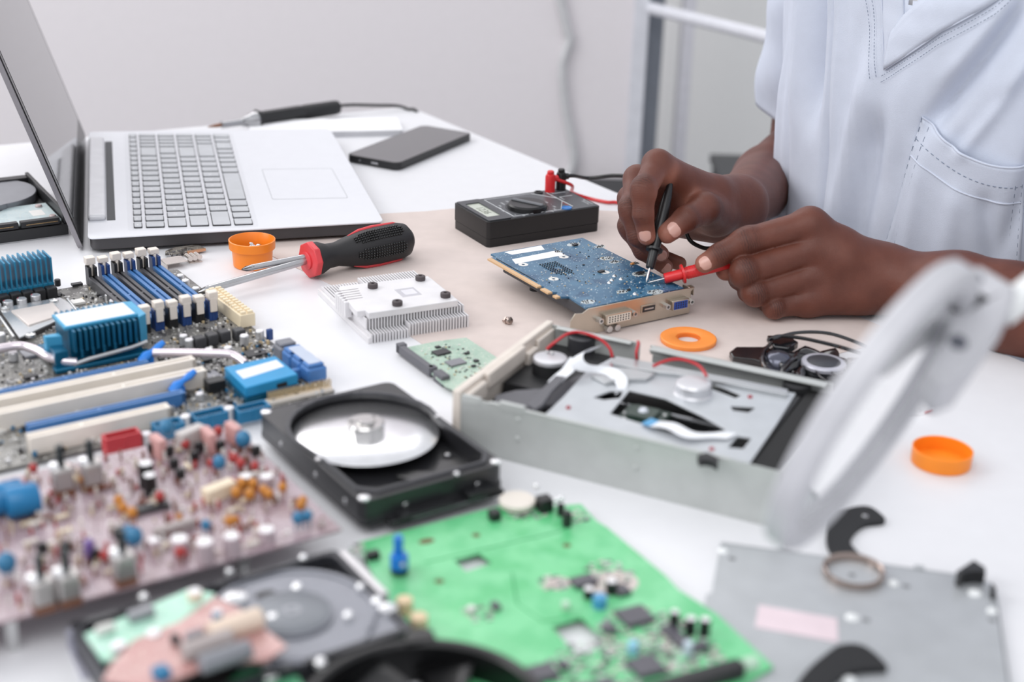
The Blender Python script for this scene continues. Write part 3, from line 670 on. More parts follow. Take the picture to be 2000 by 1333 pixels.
# ================================================================ notebook, phone, soldering iron behind the laptop
f = Fr((*P(654, 268, 0)[:2], 0), math.radians(12)); n_ = thing('paper_pad', 'flat white paper pad on the table behind the laptop and the phone', 'notebook', (f.o[0], f.o[1], 0), f.a)
MB().box(-100, 82, 0, 62, 0, 6.5).build('pages', M('pad_edge', (196, 196, 200), .8), n_, bevel=.3); MB().box(-100, 82, 0, 62, 6.5, 7.2).build('cover', M('paper_white', (244, 244, 246), .7), n_, bevel=.2)
pa, pb = P(778, 320, 9), P(928, 258, 9); f = Fr((pa[0], pa[1], 0), math.atan2(pb[1]-pa[1], pb[0]-pa[0])); ph = thing('smartphone', 'black smartphone lying face up on the white table behind the laptop', 'phone', (pa[0], pa[1], 0), f.a)
Lp = np.hypot(*(pb-pa)[:2])*.97; Wp = 70
b = MB(); b.prism(rrect(0, Lp, 0, Wp, 9, 8), 1.2, 8.6); bd = b.build('body', BLK, ph, bevel=1.6, seg=3)
MB().prism(rrect(1.5, Lp-1.5, 1.5, Wp-1.5, 8, 8), 8.5, 9.1).build('screen', M('phone_glass', (14, 14, 17), .04, coat=1., bump=0), ph, bevel=.3)
MB().prism(rrect(6, Lp-4, 4, Wp-4, 9, 5), 0, 1.3).build('back_cover', BLK, ph, bevel=.5)
MB().cyl(Lp-5, Wp/2, 9.1, 9.2, 1.6, 12).build('earpiece', STEEL, ph); b = MB(); b.box(-.2, .3, 27, 36, 3.4, 5.6, .2); b.build('charging_port', STEEL, ph); MB().box(-.2, .3, 50, 52, 4, 6).build('audio_jack', STEEL, ph)
# iron: tip left, handle right, cord running off to the far corner
ia, ib = P(440, 243, 12), P(660, 207, 14); dr = ib-ia; an = math.atan2(dr[1], dr[0]); Li = np.hypot(*dr[:2])
ir = thing('soldering_iron', 'black handled soldering iron lying behind the open laptop', 'soldering iron', (ia[0], ia[1], 0), an)
b = MB(); b.tf((0, 0, 12)); b.lathe([(0, -24), (.8, -22), (2.2, -12), (2.4, 0)], axis='x', n=16); b.build('tip', M('copper_tip', (150, 110, 90), .35, metal=.8), ir)
b = MB(); b.tf((0, 0, 12)); b.lathe([(2.4, -6), (4.5, -5), (4.5, 22), (6, 23), (7, 30), (10, 36), (10.5, 42), (7, 43)], axis='x', n=24); b.build('heater_sleeve', STEEL, ir)
b = MB(); b.tf((0, 0, 12.4)); b.lathe([(10.5, 42), (12.4, 43), (12.4, 46), (9, 48), (9.5, 52), (9.8, 105), (8.6, 110)], axis='x', n=6, smooth=False); b.build('grip', BLK, ir, bevel=.8)
b = MB(); b.tf((0, 0, 12.4)); b.lathe([(8.4, 108), (9.2, 110), (9.0, Li-6), (8.2, Li), (3, Li+1)], axis='x', n=22); b.build('handle', BLK, ir, bevel=.4)
ce = [tuple(P(u, v, h)) for u, v, h in ((658, 207, 13), (690, 205, 12), (735, 206, 10), (775, 207, 6), (797, 213, 2.2))]
co = np.array([ia[0], ia[1], 0]); ce = spline(ce, 8); ce += [tuple(np.array(ce[-1])+np.array([10, -6, 0])), tuple(np.array(ce[-1])+np.array([16, -4, -14])), tuple(np.array(ce[-1])+np.array([18, 0, -60]))]
b = MB(); ca, sa = math.cos(-an), math.sin(-an)
b.tube([((p[0]-co[0])*ca-(p[1]-co[1])*sa, (p[0]-co[0])*sa+(p[1]-co[1])*ca, p[2]) for p in spline(ce, 4)], 2., 8); b.build('cord', BLK, ir)
# ================================================================ hard drive behind the screen, circuit side up
aH, bH = P(-6, 480, 0), P(135, 461, 0); ang = math.atan2(bH[1]-aH[1], bH[0]-aH[0]); f = Fr((*bH[:2], 0), ang)
hd = thing('hard_drive', 'upside-down hard drive with its pale circuit board up, behind the laptop screen', 'hard drive', (bH[0], bH[1], 0), ang)
MB().box(-101, 0, 1, 146, 0, 1.4).build('lid_plate', STEEL, hd, bevel=.3)
MB().box(-101, 0, 0, 147, 1.4, 12).build('casting', M('black_casting', (34, 34, 36), .45), hd, bevel=.8)
b = MB(); b.box(-3.5, 0, 2, 147, 12, 24.5); b.box(-101, -97.5, 2, 147, 12, 24.5); b.box(-97.5, -3.5, 135, 147, 12, 22); b.build('side_rail', M('black_casting', 0), hd, bevel=.6)
b = MB(); b.prism([(-96, 4), (-5, 4), (-5, 62), (-40, 62), (-52, 50), (-96, 50)], 14.5, 16); b.build('circuit_board', pcb('hdd_pcb', (176, 196, 200), (188, 206, 208), (214, 226, 226), pitch=.8, cell=7), hd)
b = MB(); b.box(-96, -5, 4, 66, 12, 14.4); b.build('foam_pad', BLK, hd)
b = MB(); b.prism([(-97, 66), (-44, 66), (-42, 58), (-60, 50), (-97, 50)], 12, 21); b.prism(circ(-50, 105, 46, 40), 12, 20.5); b.build('spindle_cover', M('grey_casting', (140, 142, 148), .35, metal=.3), hd, bevel=.8)
for x in (-30, -58): MB().box(x-13, x+13 if x < -40 else x+23, 0, 7, 13, 19, .5).build('connector', BLK, hd, bevel=.3)
for x0_, x1_ in ((-66, -50), (-38, -10)):
    b = MB(); k = x0_
    while k < x1_: b.box(k, k+.7, -.4, 3, 15.6, 16.2); k += 1.27
    o = b.build('contact_row', GOLD, hd)
for x, y in ((-10, 15), (-14, 52), (-70, 44), (-86, 12)): MB().lathe([(0, 18), (2.6, 18), (3.4, 17.2), (3.4, 16), (0, 16)], (x, y, 0), 16).build('screw', M('pink_screw', (196, 178, 176), .3, metal=.7), hd)
MB().box(-26, -14, 24, 42, 16, 16.15).build('sticker', WHT, hd)
# ================================================================ multimeter
f = Fr((-26, 1316.4, 0), math.radians(30.4)); dm = thing('multimeter', 'black digital multimeter with red and black plugs in its sockets', 'multimeter', (-26, 1316.4, 0), f.a)
MB().prism(rrect(.4, 125.6, .4, 69.6, 4, 5), 0, 9).build('back_shell', M('meter_black', (22, 22, 24), .4), dm, bevel=1.5, seg=3)
MB().prism(rrect(0, 126, 0, 70, 4, 5), 9.4, 26).build('front_shell', M('meter_black', 0), dm, bevel=1.4, seg=3)
MB().prism(rrect(.8, 125.2, .8, 69.2, 3.5, 5), 9, 9.6).build('seam', BLK, dm)
face = M('meter_face', (74, 76, 80), .35, mottle=.02)
MB().prism(rrect(28, 124, 2, 68, 2.5, 4), 25.8, 26.5).build('face_panel', face, dm, bevel=.2)
b = MB(); b.prism(rrect(2, 27, 2, 68, 2, 4), 25.8, 27.2, [rrect(6.5, 21.5, 13, 58, 1, 3)]); b.build('display_surround', M('meter_face2', (64, 66, 70), .35), dm, bevel=.4)
MB().box(6.5, 21.5, 13, 58, 25.6, 26.1).build('display', M('lcd', (196, 202, 188), .25, coat=.6), dm)
text('1236', 11, M('lcd_digit', (120, 126, 112), .5), dm, (14, 35, 26.2), -PI/2, 'display_digits')
dx, dy = f.l(1030, 399, 30); kn = MB(); kn.lathe([(0, 31.5), (17.5, 31.5), (19, 30), (19.5, 26.5), (0, 26.4)], (dx, dy, 0), 48); knb = kn.build('dial', M('dial_black', (18, 18, 20), .3), dm)
b = MB(); b.tf((dx, dy, 31), math.radians(-62)); b.box(-17.5, 17.5, -2.4, 2.4, 0, 2.2, .8); b.build('pointer', M('dial_bar', (104, 106, 110), .35), knb)
b = MB(); b.lathe([(20.4, 26.5), (20.4, 26.8), (21.2, 26.8), (21.2, 26.5)], (dx, dy, 0), 48, ring=True); b.build('dial_ring', BLK, dm)
MW = M('meter_print', (214, 216, 218), .6); MR = M('meter_print_red', (196, 60, 64), .6)
labs = ['OFF', '1000', '200', '20', '2000m', '200m', '2000u', '20m', '200m', '10A', 'hFE', '+', '200', '2000', '20k', '200k', '2M', '750', '200', '~']
for k, t_ in enumerate(labs):
    a = 2*PI*k/len(labs)+.3; x, y = dx+27*math.cos(a), dy+25.5*math.sin(a)
    if 29 < x < 122 and 3 < y < 67: text(t_, 3.2, MW, dm, (x, y, 26.6), -PI/2 if abs(math.sin(a)) < .7 else a-PI/2 if False else -PI/2, 'face_print')
for (x0_, y0_, x1_, y1_) in ((31, 6, 31, 64), (31, 64, 84, 64), (84, 64, 100, 40), (84, 6, 100, 30), (31, 6, 84, 6), (100, 10, 100, 60), (104, 42, 119, 42), (104, 55, 119, 55)):
    b = MB(); b.tube([(x0_, y0_, 26.55), (x1_, y1_, 26.55)], .3, 4); b.build('face_line', MW, dm)
text('DIGITAL', 3.4, MW, dm, (118, 15, 26.6), -PI/2, 'face_print'); text('MULTIMETER', 3.0, MW, dm, (121.5, 17, 26.6), -PI/2, 'face_print')
text('VΩmA', 3, MW, dm, (104, 37, 26.6), -PI/2, 'face_print'); text('COM', 3, MW, dm, (104, 24 + 34, 26.6), -PI/2, 'face_print'); text('10A MAX', 2.6, MR, dm, (97, 20, 26.6), -PI/2, 'face_print')
bx, by = f.l(1107, 407, 26.5); b = MB(); b.lathe([(0, 27), (3.6, 27), (4.2, 27.6), (5, 27.6), (5.2, 26.4)], (bx, by, 0), 24); b.build('transistor_socket', M('socket_blue', (52, 120, 190), .35), dm)
sx_, sy_ = f.l(1052, 377, 26.5); b = MB(); b.lathe([(0, 26.8), (2.4, 26.8), (2.8, 28), (4.2, 28), (4.6, 26.4)], (sx_, sy_, 0), 24); b.build('socket', BLK, dm)
PLUG_R = M('red_plastic', (214, 42, 46), .3); PLUG_K = M('probe_black', (22, 22, 24), .35)
def plug(u, v, mat, nm, lab):
    x, y = f.l(u, v, 26.5); q = f.o[:2]+np.array([x*f.c-y*f.s, x*f.s+y*f.c]); t = thing('test_plug', lab, 'plug', (q[0], q[1], 26.5), f.a)
    MB().lathe([(5.2, 0), (5.2, 15), (4.4, 17.5), (3.0, 18.4), (0, 18.6)], (0, 0, 0), 20).build('body', mat, t)
    b = MB(); b.tf((0, 0, 13), 0, 0, PI/2); b.lathe([(3.6, 0), (3.2, 8), (2.2, 9), (0, 9)], (0, 0, 0), 16); b.build('cable_collar', mat, t)
    b = MB(); b.lathe([(3.6, 17), (3.6, 20.5), (2.8, 21.5), (0, 21.5)], (0, 0, 0), 16); b.build('cap', mat, t); return q
q_r = plug(1074, 374, PLUG_R, 'r', 'red plug standing in the right-angle socket of the multimeter'); q_k = plug(1095, 370, PLUG_K, 'k', 'black plug standing in the outer socket of the multimeter')
# the leads (cables) of the two probes
def lead(name, pts, mat, r, lab):
    b = MB(); b.tube(spline(pts, 10), r, 10); o = b.build(name, mat); o.location = (0, 0, TT); return tag(o, lab, 'cable')
# ================================================================ test probes held by the hands
def along(a, b_, prof, name, mat, parent, org, n=20, bumps=0):
    """lathe profile (radius, distance) along a>b"""
    a, b_ = V3(a), V3(b_); t = Vector((b_-a)/np.linalg.norm(b_-a)); q = Vector((0, 0, 1)).rotation_difference(t).to_matrix().to_4x4()
    m = MB(); m.T = Matrix.Translation(Vector(a-V3(org))) @ q; m.lathe(prof, n=n)
    if bumps:
        for k in range(bumps[0]):
            for i in range(10):
                an_ = 2*PI*i/10; d = bumps[1]+k*bumps[2]; m.sphere((math.cos(an_)*bumps[3], math.sin(an_)*bumps[3], d), .5, 5)
    return m.build(name, mat, parent, angle=50)
kt, ke = np.array(P(1262, 553, 25.2)), np.array(H(1303, 385, 1213)); prK = thing('test_probe', 'black test probe held upright between thumb and forefinger', 'probe', kt)
along(kt, ke, [(0, 0), (.5, 1.2), (1.0, 3), (1.05, 14)], 'needle', STEEL, prK, kt)
along(kt, ke, [(1.2, 13.5), (3.3, 13.6), (3.7, 14.4), (4.1, 27), (4.1, 29), (7.2, 29.3), (7.4, 31.3), (4.4, 31.6), (4.3, 32)], 'collar', PLUG_K, prK, kt)
along(kt, ke, [(4.2, 31.5), (4.6, 34), (5.2, 55), (5.0, 70), (4.2, 80), (3.0, 87), (2.2, 92)], 'grip', PLUG_K, prK, kt, n=14)
rt, re_ = np.array(P(1264, 553, 25.2)), np.array(H(1432, 522, 1176)); re_[2] = max(re_[2], 44); prR = thing('test_probe', 'red test probe held nearly flat under the forefinger of the near hand', 'probe', rt)
along(rt, re_, [(0, 0), (.5, 1.2), (.95, 3), (1.0, 16)], 'needle', STEEL, prR, rt)
along(rt, re_, [(1.2, 14.8), (4.2, 15), (4.5, 16), (4.6, 29), (4.6, 30), (8.2, 30.2), (8.4, 32), (4.8, 32.2), (4.8, 33)], 'collar', PLUG_R, prR, rt)
along(rt, re_, [(4.7, 32.5), (5.3, 36), (5.6, 60), (5, 76), (3.6, 92), (2.4, 104)], 'grip', PLUG_R, prR, rt, bumps=(9, 35, 2.2, 5.2))
ek = kt+(ke-kt)/np.linalg.norm(ke-kt)*91
lead('test_lead', [tuple(ek), tuple(ek+[6, 22, 18]), (190, 1285, 105), (205, 1290, 60), tuple(H(1345, 466, 1262)), tuple(H(1372, 482, 1250)), tuple(H(1410, 488, 1240)), (215, 1215, 22), (262, 1225, 8), (300, 1215, 3), (330, 1240, 3), (300, 1330, -60), (150, 1480, -120), (130, 1475, 10), (110, 1440, 26), (q_k[0]+22, q_k[1]+20, 38), (q_k[0]+5, q_k[1]+4, 39.5)] if False else
     [tuple(ek), tuple(ek+[5, 14, 2]), tuple(H(1335, 425, 1258)), tuple(H(1345, 466, 1258)), tuple(H(1372, 484, 1248)), tuple(H(1410, 490, 1238)), (214, 1216, 20), (248, 1222, 6), (270, 1205, 4)], PLUG_K, 1.9, 'black lead curving out of the palm of the far hand')
lead('test_lead', [tuple(q_k+np.array([4, 1]))+(39.5,), tuple(q_k+np.array([12, 4]))+(40,), tuple(H(1150, 348, 1455)), tuple(H(1200, 343, 1440)), tuple(H(1240, 350, 1420)), tuple(H(1290, 385, 1400)), tuple(H(1340, 400, 1400)), (190, 1420, 20), (205, 1440, -60)], PLUG_K, 2.0, 'black lead arching from the multimeter to behind the far hand')
lead('test_lead', [tuple(q_r+np.array([4, 1]))+(39.5,), (q_r[0]+22, q_r[1]+12, 30), tuple(P(1118, 376, 12)), tuple(P(1148, 387, 2.4)), tuple(P(1185, 395, 2.2)), tuple(P(1215, 398, 2.2)), (150, 1420, 2.2), (175, 1385, 2), (205, 1370, -8), (225, 1375, -160)], PLUG_R, 1.8, 'red lead running from the multimeter across the table edge')
re2 = rt+(re_-rt)/np.linalg.norm(re_-rt)*103
lead('test_lead', [tuple(re2), tuple(re2+[14, 6, 0]), tuple(re2+[34, 22, -12]), tuple(re2+[52, 28, -36]), (300, 1205, 3), (330, 1215, 0), (350, 1225, -80)], PLUG_R, 1.8, 'red lead leaving the fist of the near hand')
# ================================================================ screwdrivers
def screwdriver(tip, col, end, lab, shaft_r, hs, tiplen=14, group=None):
    tip, col, end = V3(tip), V3(col), V3(end); t = thing('screwdriver', lab, 'screwdriver', col)
    Ls = np.linalg.norm(col-tip); Lh = np.linalg.norm(end-col); ax = (col-tip)/Ls
    along(tip, col, [(.3, 0), (.9, 1), (shaft_r*.75, 5), (shaft_r, 9), (shaft_r, Ls+2)], 'shaft', STEEL, t, col, 18)
    # four flutes of the cross point
    m = MB(); q = Vector((0, 0, 1)).rotation_difference(Vector(ax)).to_matrix().to_4x4(); m.T = Matrix.Translation(Vector(tip-col)) @ q
    for k in range(4):
        a = PI/4+k*PI/2; c, s = math.cos(a), math.sin(a); m.tube([(c*.35, s*.35, 0), (c*shaft_r*.62, s*shaft_r*.62, 4), (c*shaft_r*.95, s*shaft_r*.95, 11)], [.4, .8, .35], 6)
    m.build('cross_point', M('dark_steel', (110, 108, 108), .3, metal=1.), t)
    hx = Vector((end-col)/Lh); q = Vector((0, 0, 1)).rotation_difference(hx).to_matrix().to_4x4()
    def part_(name, prof, mat, n, sq=0, bev=0):
        m = MB(); m.T = Matrix.Translation(Vector((0, 0, 0))) @ q @ Matrix.Rotation(.35+PI/3, 4, 'Z'); vs = []; fs = []
        for (r, z) in prof:
            for i in range(n):
                a = 2*PI*i/n; rr = r*(1+sq*math.cos(a*3)) if sq else r; vs.append((rr*math.cos(a), rr*math.sin(a), z))
        for k in range(len(prof)-1):
            for i in range(n): j = (i+1) % n; fs.append((k*n+i, k*n+j, (k+1)*n+j, (k+1)*n+i))
        fs += [tuple(reversed(range(n))), tuple(range((len(prof)-1)*n, len(prof)*n))]; m.add(vs, fs, n > 8); return m.build(name, mat, t, bevel=bev, angle=40)
    RED = M('driver_red', (218, 66, 72), .35)
    part_('collar', [(hs*.86, 0), (hs, .8), (hs, 6.5), (hs*.9, 7.4)], RED, 8, bev=.8)
    part_('boss', [(hs*.42, -2.2), (hs*.5, -1.4), (hs*.5, .4)], RED, 20)
    part_('handle', [(hs*.9, 7), (hs*.88, 12), (hs*.68, 20), (hs*.66, 30), (hs*.82, 42), (hs*1.0, 56), (hs*1.06, 70), (hs*1.04, Lh-14), (hs*.92, Lh-6), (hs*.6, Lh-1), (.1, Lh)], M('driver_black', (32, 31, 33), .5), 48)
    cv = q.to_3x3().inverted() @ (Vector((0, 0, HC))-Vector(col)).normalized(); ac = math.atan2(cv.y, cv.x)
    for a in (ac+1.42, ac-1.42, ac+PI):    # red inlays and dotted grips
        m = MB(); m.T = q; pts = [(math.cos(a)*r, math.sin(a)*r, z) for r, z in ((hs*.84, 44), (hs*.99, 56), (hs*1.03, 70), (hs*1.0, Lh-16), (hs*.9, Lh-9))]
        m.tube(pts, [.5, 1.8, 2.2, 1.8, .5], 10); m.build('inlay', RED, t)
    m = MB(); m.T = q
    for a_ in (ac-.62, ac+.38, ac+2.3, ac-2.4):
        for w_ in range(-2, 3):
            z = 46.
            while z < Lh-14:
                a = a_+w_*.14; r = hs*(.86+.2*min(1, (z-42)/18)); r = r*1.012
                if not (abs(w_) == 2 and (z < 50 or z > Lh-18)): m.sphere((math.cos(a)*r, math.sin(a)*r, z), 1.05, 6)
                z += 2.7
    m.build('grip_dots', M('driver_dots', (14, 14, 15), .35), t); return t
screwdriver(P(385, 572, 10), P(600, 509, 17), P(800, 466, 17), 'large cross-head screwdriver with a black and red handle by the laptop', 3.3, 16.5)
s2 = P(472, 527, 18), P(592, 503, 20), P(640, 490, 20)
t = thing('screwdriver_bit', 'shorter cross-head shaft behind the big screwdriver, over the orange cup', 'screwdriver', s2[1])
along(s2[0], s2[1], [(.3, 0), (1.2, 2.5), (2.7, 9), (2.7, 62)], 'shaft', STEEL, t, s2[1], 16)
m = MB(); q = Vector((0, 0, 1)).rotation_difference(Vector(s2[1]-s2[0])).to_matrix().to_4x4(); m.T = Matrix.Translation(Vector(s2[0]-s2[1])) @ q
for k in range(4): a = k*PI/2; c, s = math.cos(a), math.sin(a); m.tube([(c*.3, s*.3, 0), (c*1.7, s*1.7, 4), (c*2.6, s*2.6, 11)], [.35, .6, .3], 6)
m.build('cross_point', M('dark_steel', 0), t)
# ================================================================ orange cups
OR = M('orange_plastic', (246, 136, 30), .35, sss=.1)
c = P(494, 518, 0); t = thing('jar', 'small orange cup of screws standing beside the laptop', 'cup', (c[0], c[1], 0))
MB().lathe([(16.6, 0), (17.4, .8), (18.2, 14.5), (19, 16.6), (20.6, 16.8), (20.9, 24.5), (19.9, 24.8), (19.3, 24), (17.4, 15), (16.4, 2.2), (0, 2.2)], n=48).build('cup', OR, t)
for k, (x, y, r_) in enumerate(((-5, 3, .3), (5, 5, 1.2), (2, -5, 2.2), (8, -3, .8), (-6, -6, 2.9), (-1, 1, 1.9))):
    s_ = thing('screw', 'loose steel screw heaped inside the orange cup', 'screw', (c[0]+x, c[1]+y, 11.5+(k % 3)*2.6), r_, 'screws in the orange cup', (1.2, 0))
    b = MB(); b.lathe([(0, 3.2), (3.4, 2.8), (4.6, 1), (4.6, 0), (1.9, 0), (1.8, -8), (0, -9)], n=16); b.build('screw_shank', STEEL, s_)
c = P(1837, 905, 0); t = thing('orange_cap', 'shallow orange lid lying open on the bare white table', 'lid', (c[0], c[1], 0))
MB().lathe([(19.2, 0), (19.8, .6), (20.2, 11), (19.4, 11.4), (18.9, 10.8), (18.6, 1.6), (14, 1.6), (13.6, 2.0), (0, 2.0)], n=56).build('cap', M('orange_plastic2', (250, 142, 30), .4), t)
c = P(1344, 668, 0); t = thing('solder_spool', 'flat orange plastic ring with a centre hole beside the optical drive', 'ring', (c[0], c[1], 0))
OR3 = M('orange_spool', (250, 150, 66), .4)
MB().lathe([(10, 0), (22, 0), (22.6, .8), (22.8, 3.8), (22, 4.4), (11, 4.6), (10, 4)], n=56, ring=True).build('flange', OR3, t)
MB().lathe([(8.8, .2), (10.2, .2), (10.2, 3.6), (8.8, 3.4)], n=48, ring=True).build('hub', M('orange_deep', (228, 116, 30), .4), t)
# ================================================================ small screw, little metal pieces
c = P(992, 634, 0); t = thing('thumb_screw', 'little silver spacer screw alone on the beige mat', 'screw', (c[0], c[1], 3.4), .6, None, (1.25, .3))
MB().lathe([(0, 3.6), (2.6, 3.4), (3.2, 2.6), (3.2, .6), (1.6, .2), (1.5, -6), (0, -6.6)], n=20).build('head', M('rose_steel', (196, 180, 172), .25, metal=1), t)
MB().lathe([(2.2, -2.4), (3.4, -2), (3.4, -.6), (2.2, -.4)], n=6, smooth=False).build('collar', M('rose_steel', 0), t)
pa, pb = P(350, 503, 0), P(405, 493, 0); an = math.atan2(pb[1]-pa[1], pb[0]-pa[0]); t = thing('contact_board', 'tiny board with a copper edge lying between laptop and motherboard', 'circuit piece', (pa[0], pa[1], 0), an)
MB().prism([(0, 0), (26, 0), (24, 14), (4, 17), (-8, 12), (-12, 3)], 3, 4.2).build('board', pcb('tiny_pcb', (60, 56, 52), (80, 74, 68), (196, 190, 180), pitch=.9, cell=5), t); MB().box(8, 26, -1, 1.2, 1.8, 4.3).build('edge_contact', M('copper', (206, 160, 128), .35, metal=.8), t)
b = MB()
for k in range(5): b.box(-9+k*5, -6+k*5, 4, 7, 0, 4.3)
b.build('pin_row', STEEL, t)
pa = P(338, 522, 0); t = thing('metal_shield', 'bent nickel connector shell beside the memory slots', 'metal piece', (pa[0], pa[1], 0), .6)
b = MB(); b.box(-8, 12, -6, 10, 5, 6); b.box(-8, -7, -6, 10, 0, 5); b.box(-2, 10, 10, 11, 0, 6); b.build('shell', M('nickel', (214, 206, 200), .25, metal=.9), t, bevel=.3)
b = MB(); b.tf((16, 2, 0)); b.box(0, 12, -2, 8, 0, 1); 
for k in range(3): b.tube([(1+k*4.4, -2, 5), (1+k*4.4, 8, 5)], 2.2, 10)
b.build('spring_tabs', M('nickel', 0), t, bevel=.2)
# ================================================================ small component kit, shared by the boards
rnd = random.Random(11)
CHIP = M('chip_black', (44, 44, 47), .4); CANS = M('capacitor_can', (206, 206, 208), .3, metal=.6); CHOKE = M('choke_grey', (60, 60, 63), .5)
def cap(par, x, y, r, h, mark=None, z=0, body=None, top=None, name='capacitor'):
    o = MB().cyl(x, y, z, z+h, r, 20, .5).build(name, body or CANS, par)
    if mark:
        b = MB(); b.prism([(x+r*.82*math.cos(a), y+r*.82*math.sin(a)) for a in [2.0+i*.14 for i in range(9)]], z+h, z+h+.12); b.build('marking', mark, o)
    if top: MB().cyl(x, y, z+h, z+h+.15, r*.85, 18).build('top', top, o)
    return o
def chip(par, x, y, w, d, h=1.2, rz=0., z=0, mat=None, name='chip', pins=0):
    b = MB(); b.tf((x, y, z), rz); b.box(-w/2, w/2, -d/2, d/2, .15, h, .15); o = b.build(name, mat or CHIP, par)
    if pins:
        b = MB(); b.tf((x, y, z), rz); n = int(w/1.3)
        for i in range(n):
            px = -w/2+(i+.5)*w/n; b.box(px-.22, px+.22, -d/2-.9, -d/2+.1, 0, .35); b.box(px-.22, px+.22, d/2-.1, d/2+.9, 0, .35)
        b.build('pins', STEEL, o)
    return o
def smd(par, x0, x1, y0, y1, n, mats, name='surface_parts', z=0, avoid=(), smin=.5, smax=1.6, hmax=.8, seed=1):
    r = random.Random(seed); b = MB()
    for _ in range(n):
        x, y = r.uniform(x0, x1), r.uniform(y0, y1)
        if any(a[0] < x < a[1] and a[2] < y < a[3] for a in avoid): continue
        w, d, h = r.uniform(smin, smax), r.uniform(smin, smax), r.uniform(.3, hmax); b.cur = r.randrange(len(mats)); b.box(x-w/2, x+w/2, y-d/2, y+d/2, z, z+h)
    o = b.build(name, mats, par); o['kind'] = 'stuff'; return o
TAN = M('smd_tan', (196, 176, 140), .4); WSM = M('smd_white', (226, 224, 220), .4); SLD = M('solder', (205, 205, 205), .3, metal=.85)
SMDM = [TAN, WSM, CHIP, SLD, CHIP, WSM]
# ================================================================ graphics card
zt = 24.
pa, pb = P(1140, 605, zt), P(948, 497, zt); yd = (pb-pa)[:2]; Lg = np.hypot(*yd); an = math.atan2(yd[1], yd[0])-PI/2; f = Fr((pa[0], pa[1], 0), an)
gc = thing('graphics_card', 'blue graphics card with a metal bracket, touched by both probes', 'circuit board', (pa[0], pa[1], 0), an)
wg = f.l(1330, 560, zt)[0]; cx1 = f.l(1120, 462, zt)
GPCB = pcb('gpu_pcb', (26, 76, 110), (50, 98, 130), (84, 134, 162), (190, 206, 214), pitch=1.0, cell=11, tr=.18)
b = MB(); b.prism([(4, 2), (wg, 2), (wg, Lg-1), (5, Lg-1), (5, Lg-10), (0, Lg-10), (0, 62), (1, 60), (0, 58), (0, 45), (4, 43), (0, 40), (0, 33), (6, 30)], zt-1.7, zt,
        [circ(*f.l(u, v, zt), 1.5, 12) for u, v in ((1101, 502), (1022, 517), (1081, 545))]); b.build('circuit_board', GPCB, gc)
b = MB(); b.prism([(0, Lg-10), (-4.5, Lg-11), (-4.5, 62), (-4.5, 62), (0, 62)], zt-1.6, zt-.1); b.box(-4.5, 0, 45.5, 57, zt-1.6, zt-.1); b.box(-4.2, 0, 33.5, 39, zt-1.6, zt-.1); b.build('gold_edge', M('gold_edge_', (222, 184, 140), .35, metal=.3), gc)
b = MB()
for uv in (((985, 493), (1057, 480), (1064, 488), (1000, 498)), ((1000, 507), (1085, 490), (1105, 498), (1007, 516))): b.prism([f.l(u, v, zt) for u, v in uv], zt, zt+.15)
b.build('sticker', M('label_white', (240, 240, 242), .5), gc)
for u, v in ((1101, 502), (1022, 517), (1081, 545), (1181, 532)):
    x, y = f.l(u, v, zt); MB().lathe([(1.5, zt), (4.4, zt), (4.4, zt+.08), (1.5, zt+.08)], (x, y, 0), 24, ring=True).build('mounting_ring', WSM, gc)
for u, v, w, d in ((1123, 480, 5, 3.2), (1174, 532, 6, 3.4), (1250, 535, 7, 4), (1228, 568, 3, 2), (1235, 517, 3.4, 2.4)): chip(gc, *f.l(u, v, zt), w, d, 1.5, .2, zt, pins=1 if w > 3.5 else 0, mat=(M('orange_cap_smd', (214, 150, 90), .4) if (u, v) == (1235, 517) else None))
b = MB(); r_ = random.Random(5)
for k in range(44): b.box(1.8, 2.5, Lg-16-k*1.5, Lg-15.3-k*1.5, zt, zt+.5)
for row in range(7):   # capacitor field behind the processor
    for k in range(9+row % 3):
        if 2 < row < 5 and 3 < k < 6: continue
        x, y = f.l(1062, 517, zt); b.box(x+row*2.6-4, x+row*2.6-2.7, y-k*3.2, y-k*3.2+.9, zt, zt+.7)
o = b.build('solder_rows', CHIP, gc); o['kind'] = 'stuff'
smd(gc, 3, wg-2, 4, Lg-4, 230, [WSM, SLD, CHIP, SLD, WSM, TAN], z=zt, avoid=[(4, 60, Lg-62, Lg-4)], smin=.4, smax=1.3, seed=3)
def patch(u, v, r, n=40, mat=None, seed=0):
    x, y = f.l(u, v, zt); q = random.Random(seed); b = MB(); b.cur = 0; b.prism([(x+r*(1+.25*q.random())*math.cos(a), y+r*.7*(1+.25*q.random())*math.sin(a)) for a in [i*PI/7 for i in range(14)]], zt, zt+.06); b.cur = 1
    for _ in range(n): px, py = x+q.uniform(-r, r)*.8, y+q.uniform(-r, r)*.55; b.box(px, px+.5, py, py+.9, zt, zt+.4)
    b.build('solder_patch', [M('tinned', (196, 204, 206), .4, metal=.2), CHIP], gc)
for k, (u, v, r) in enumerate(((1250, 535, 7), (1172, 482, 5), (1120, 478, 6), (1240, 515, 4), (1215, 570, 5), (1280, 571, 7), (1185, 505, 6), (1200, 512, 5), (1148, 590, 6), (1090, 492, 4), (1320, 548, 3))): patch(u, v, r, 26, seed=k)
for u, v in ((1200, 540), (1213, 546), (1195, 548), (1190, 553), (1240, 575)):
    x, y = f.l(u, v, zt); MB().lathe([(0, zt+1.8), (.6, zt+1.6), (1.8, zt+.3), (2, zt)], (x, y, 0), 14).build('solder_joint', SLD, gc)
BRK = M('bracket_nickel', (196, 186, 172), .28, metal=.85)
bx0, bx1 = f.l(1120, 622, 20)[0], f.l(1350, 565, 20)[0]
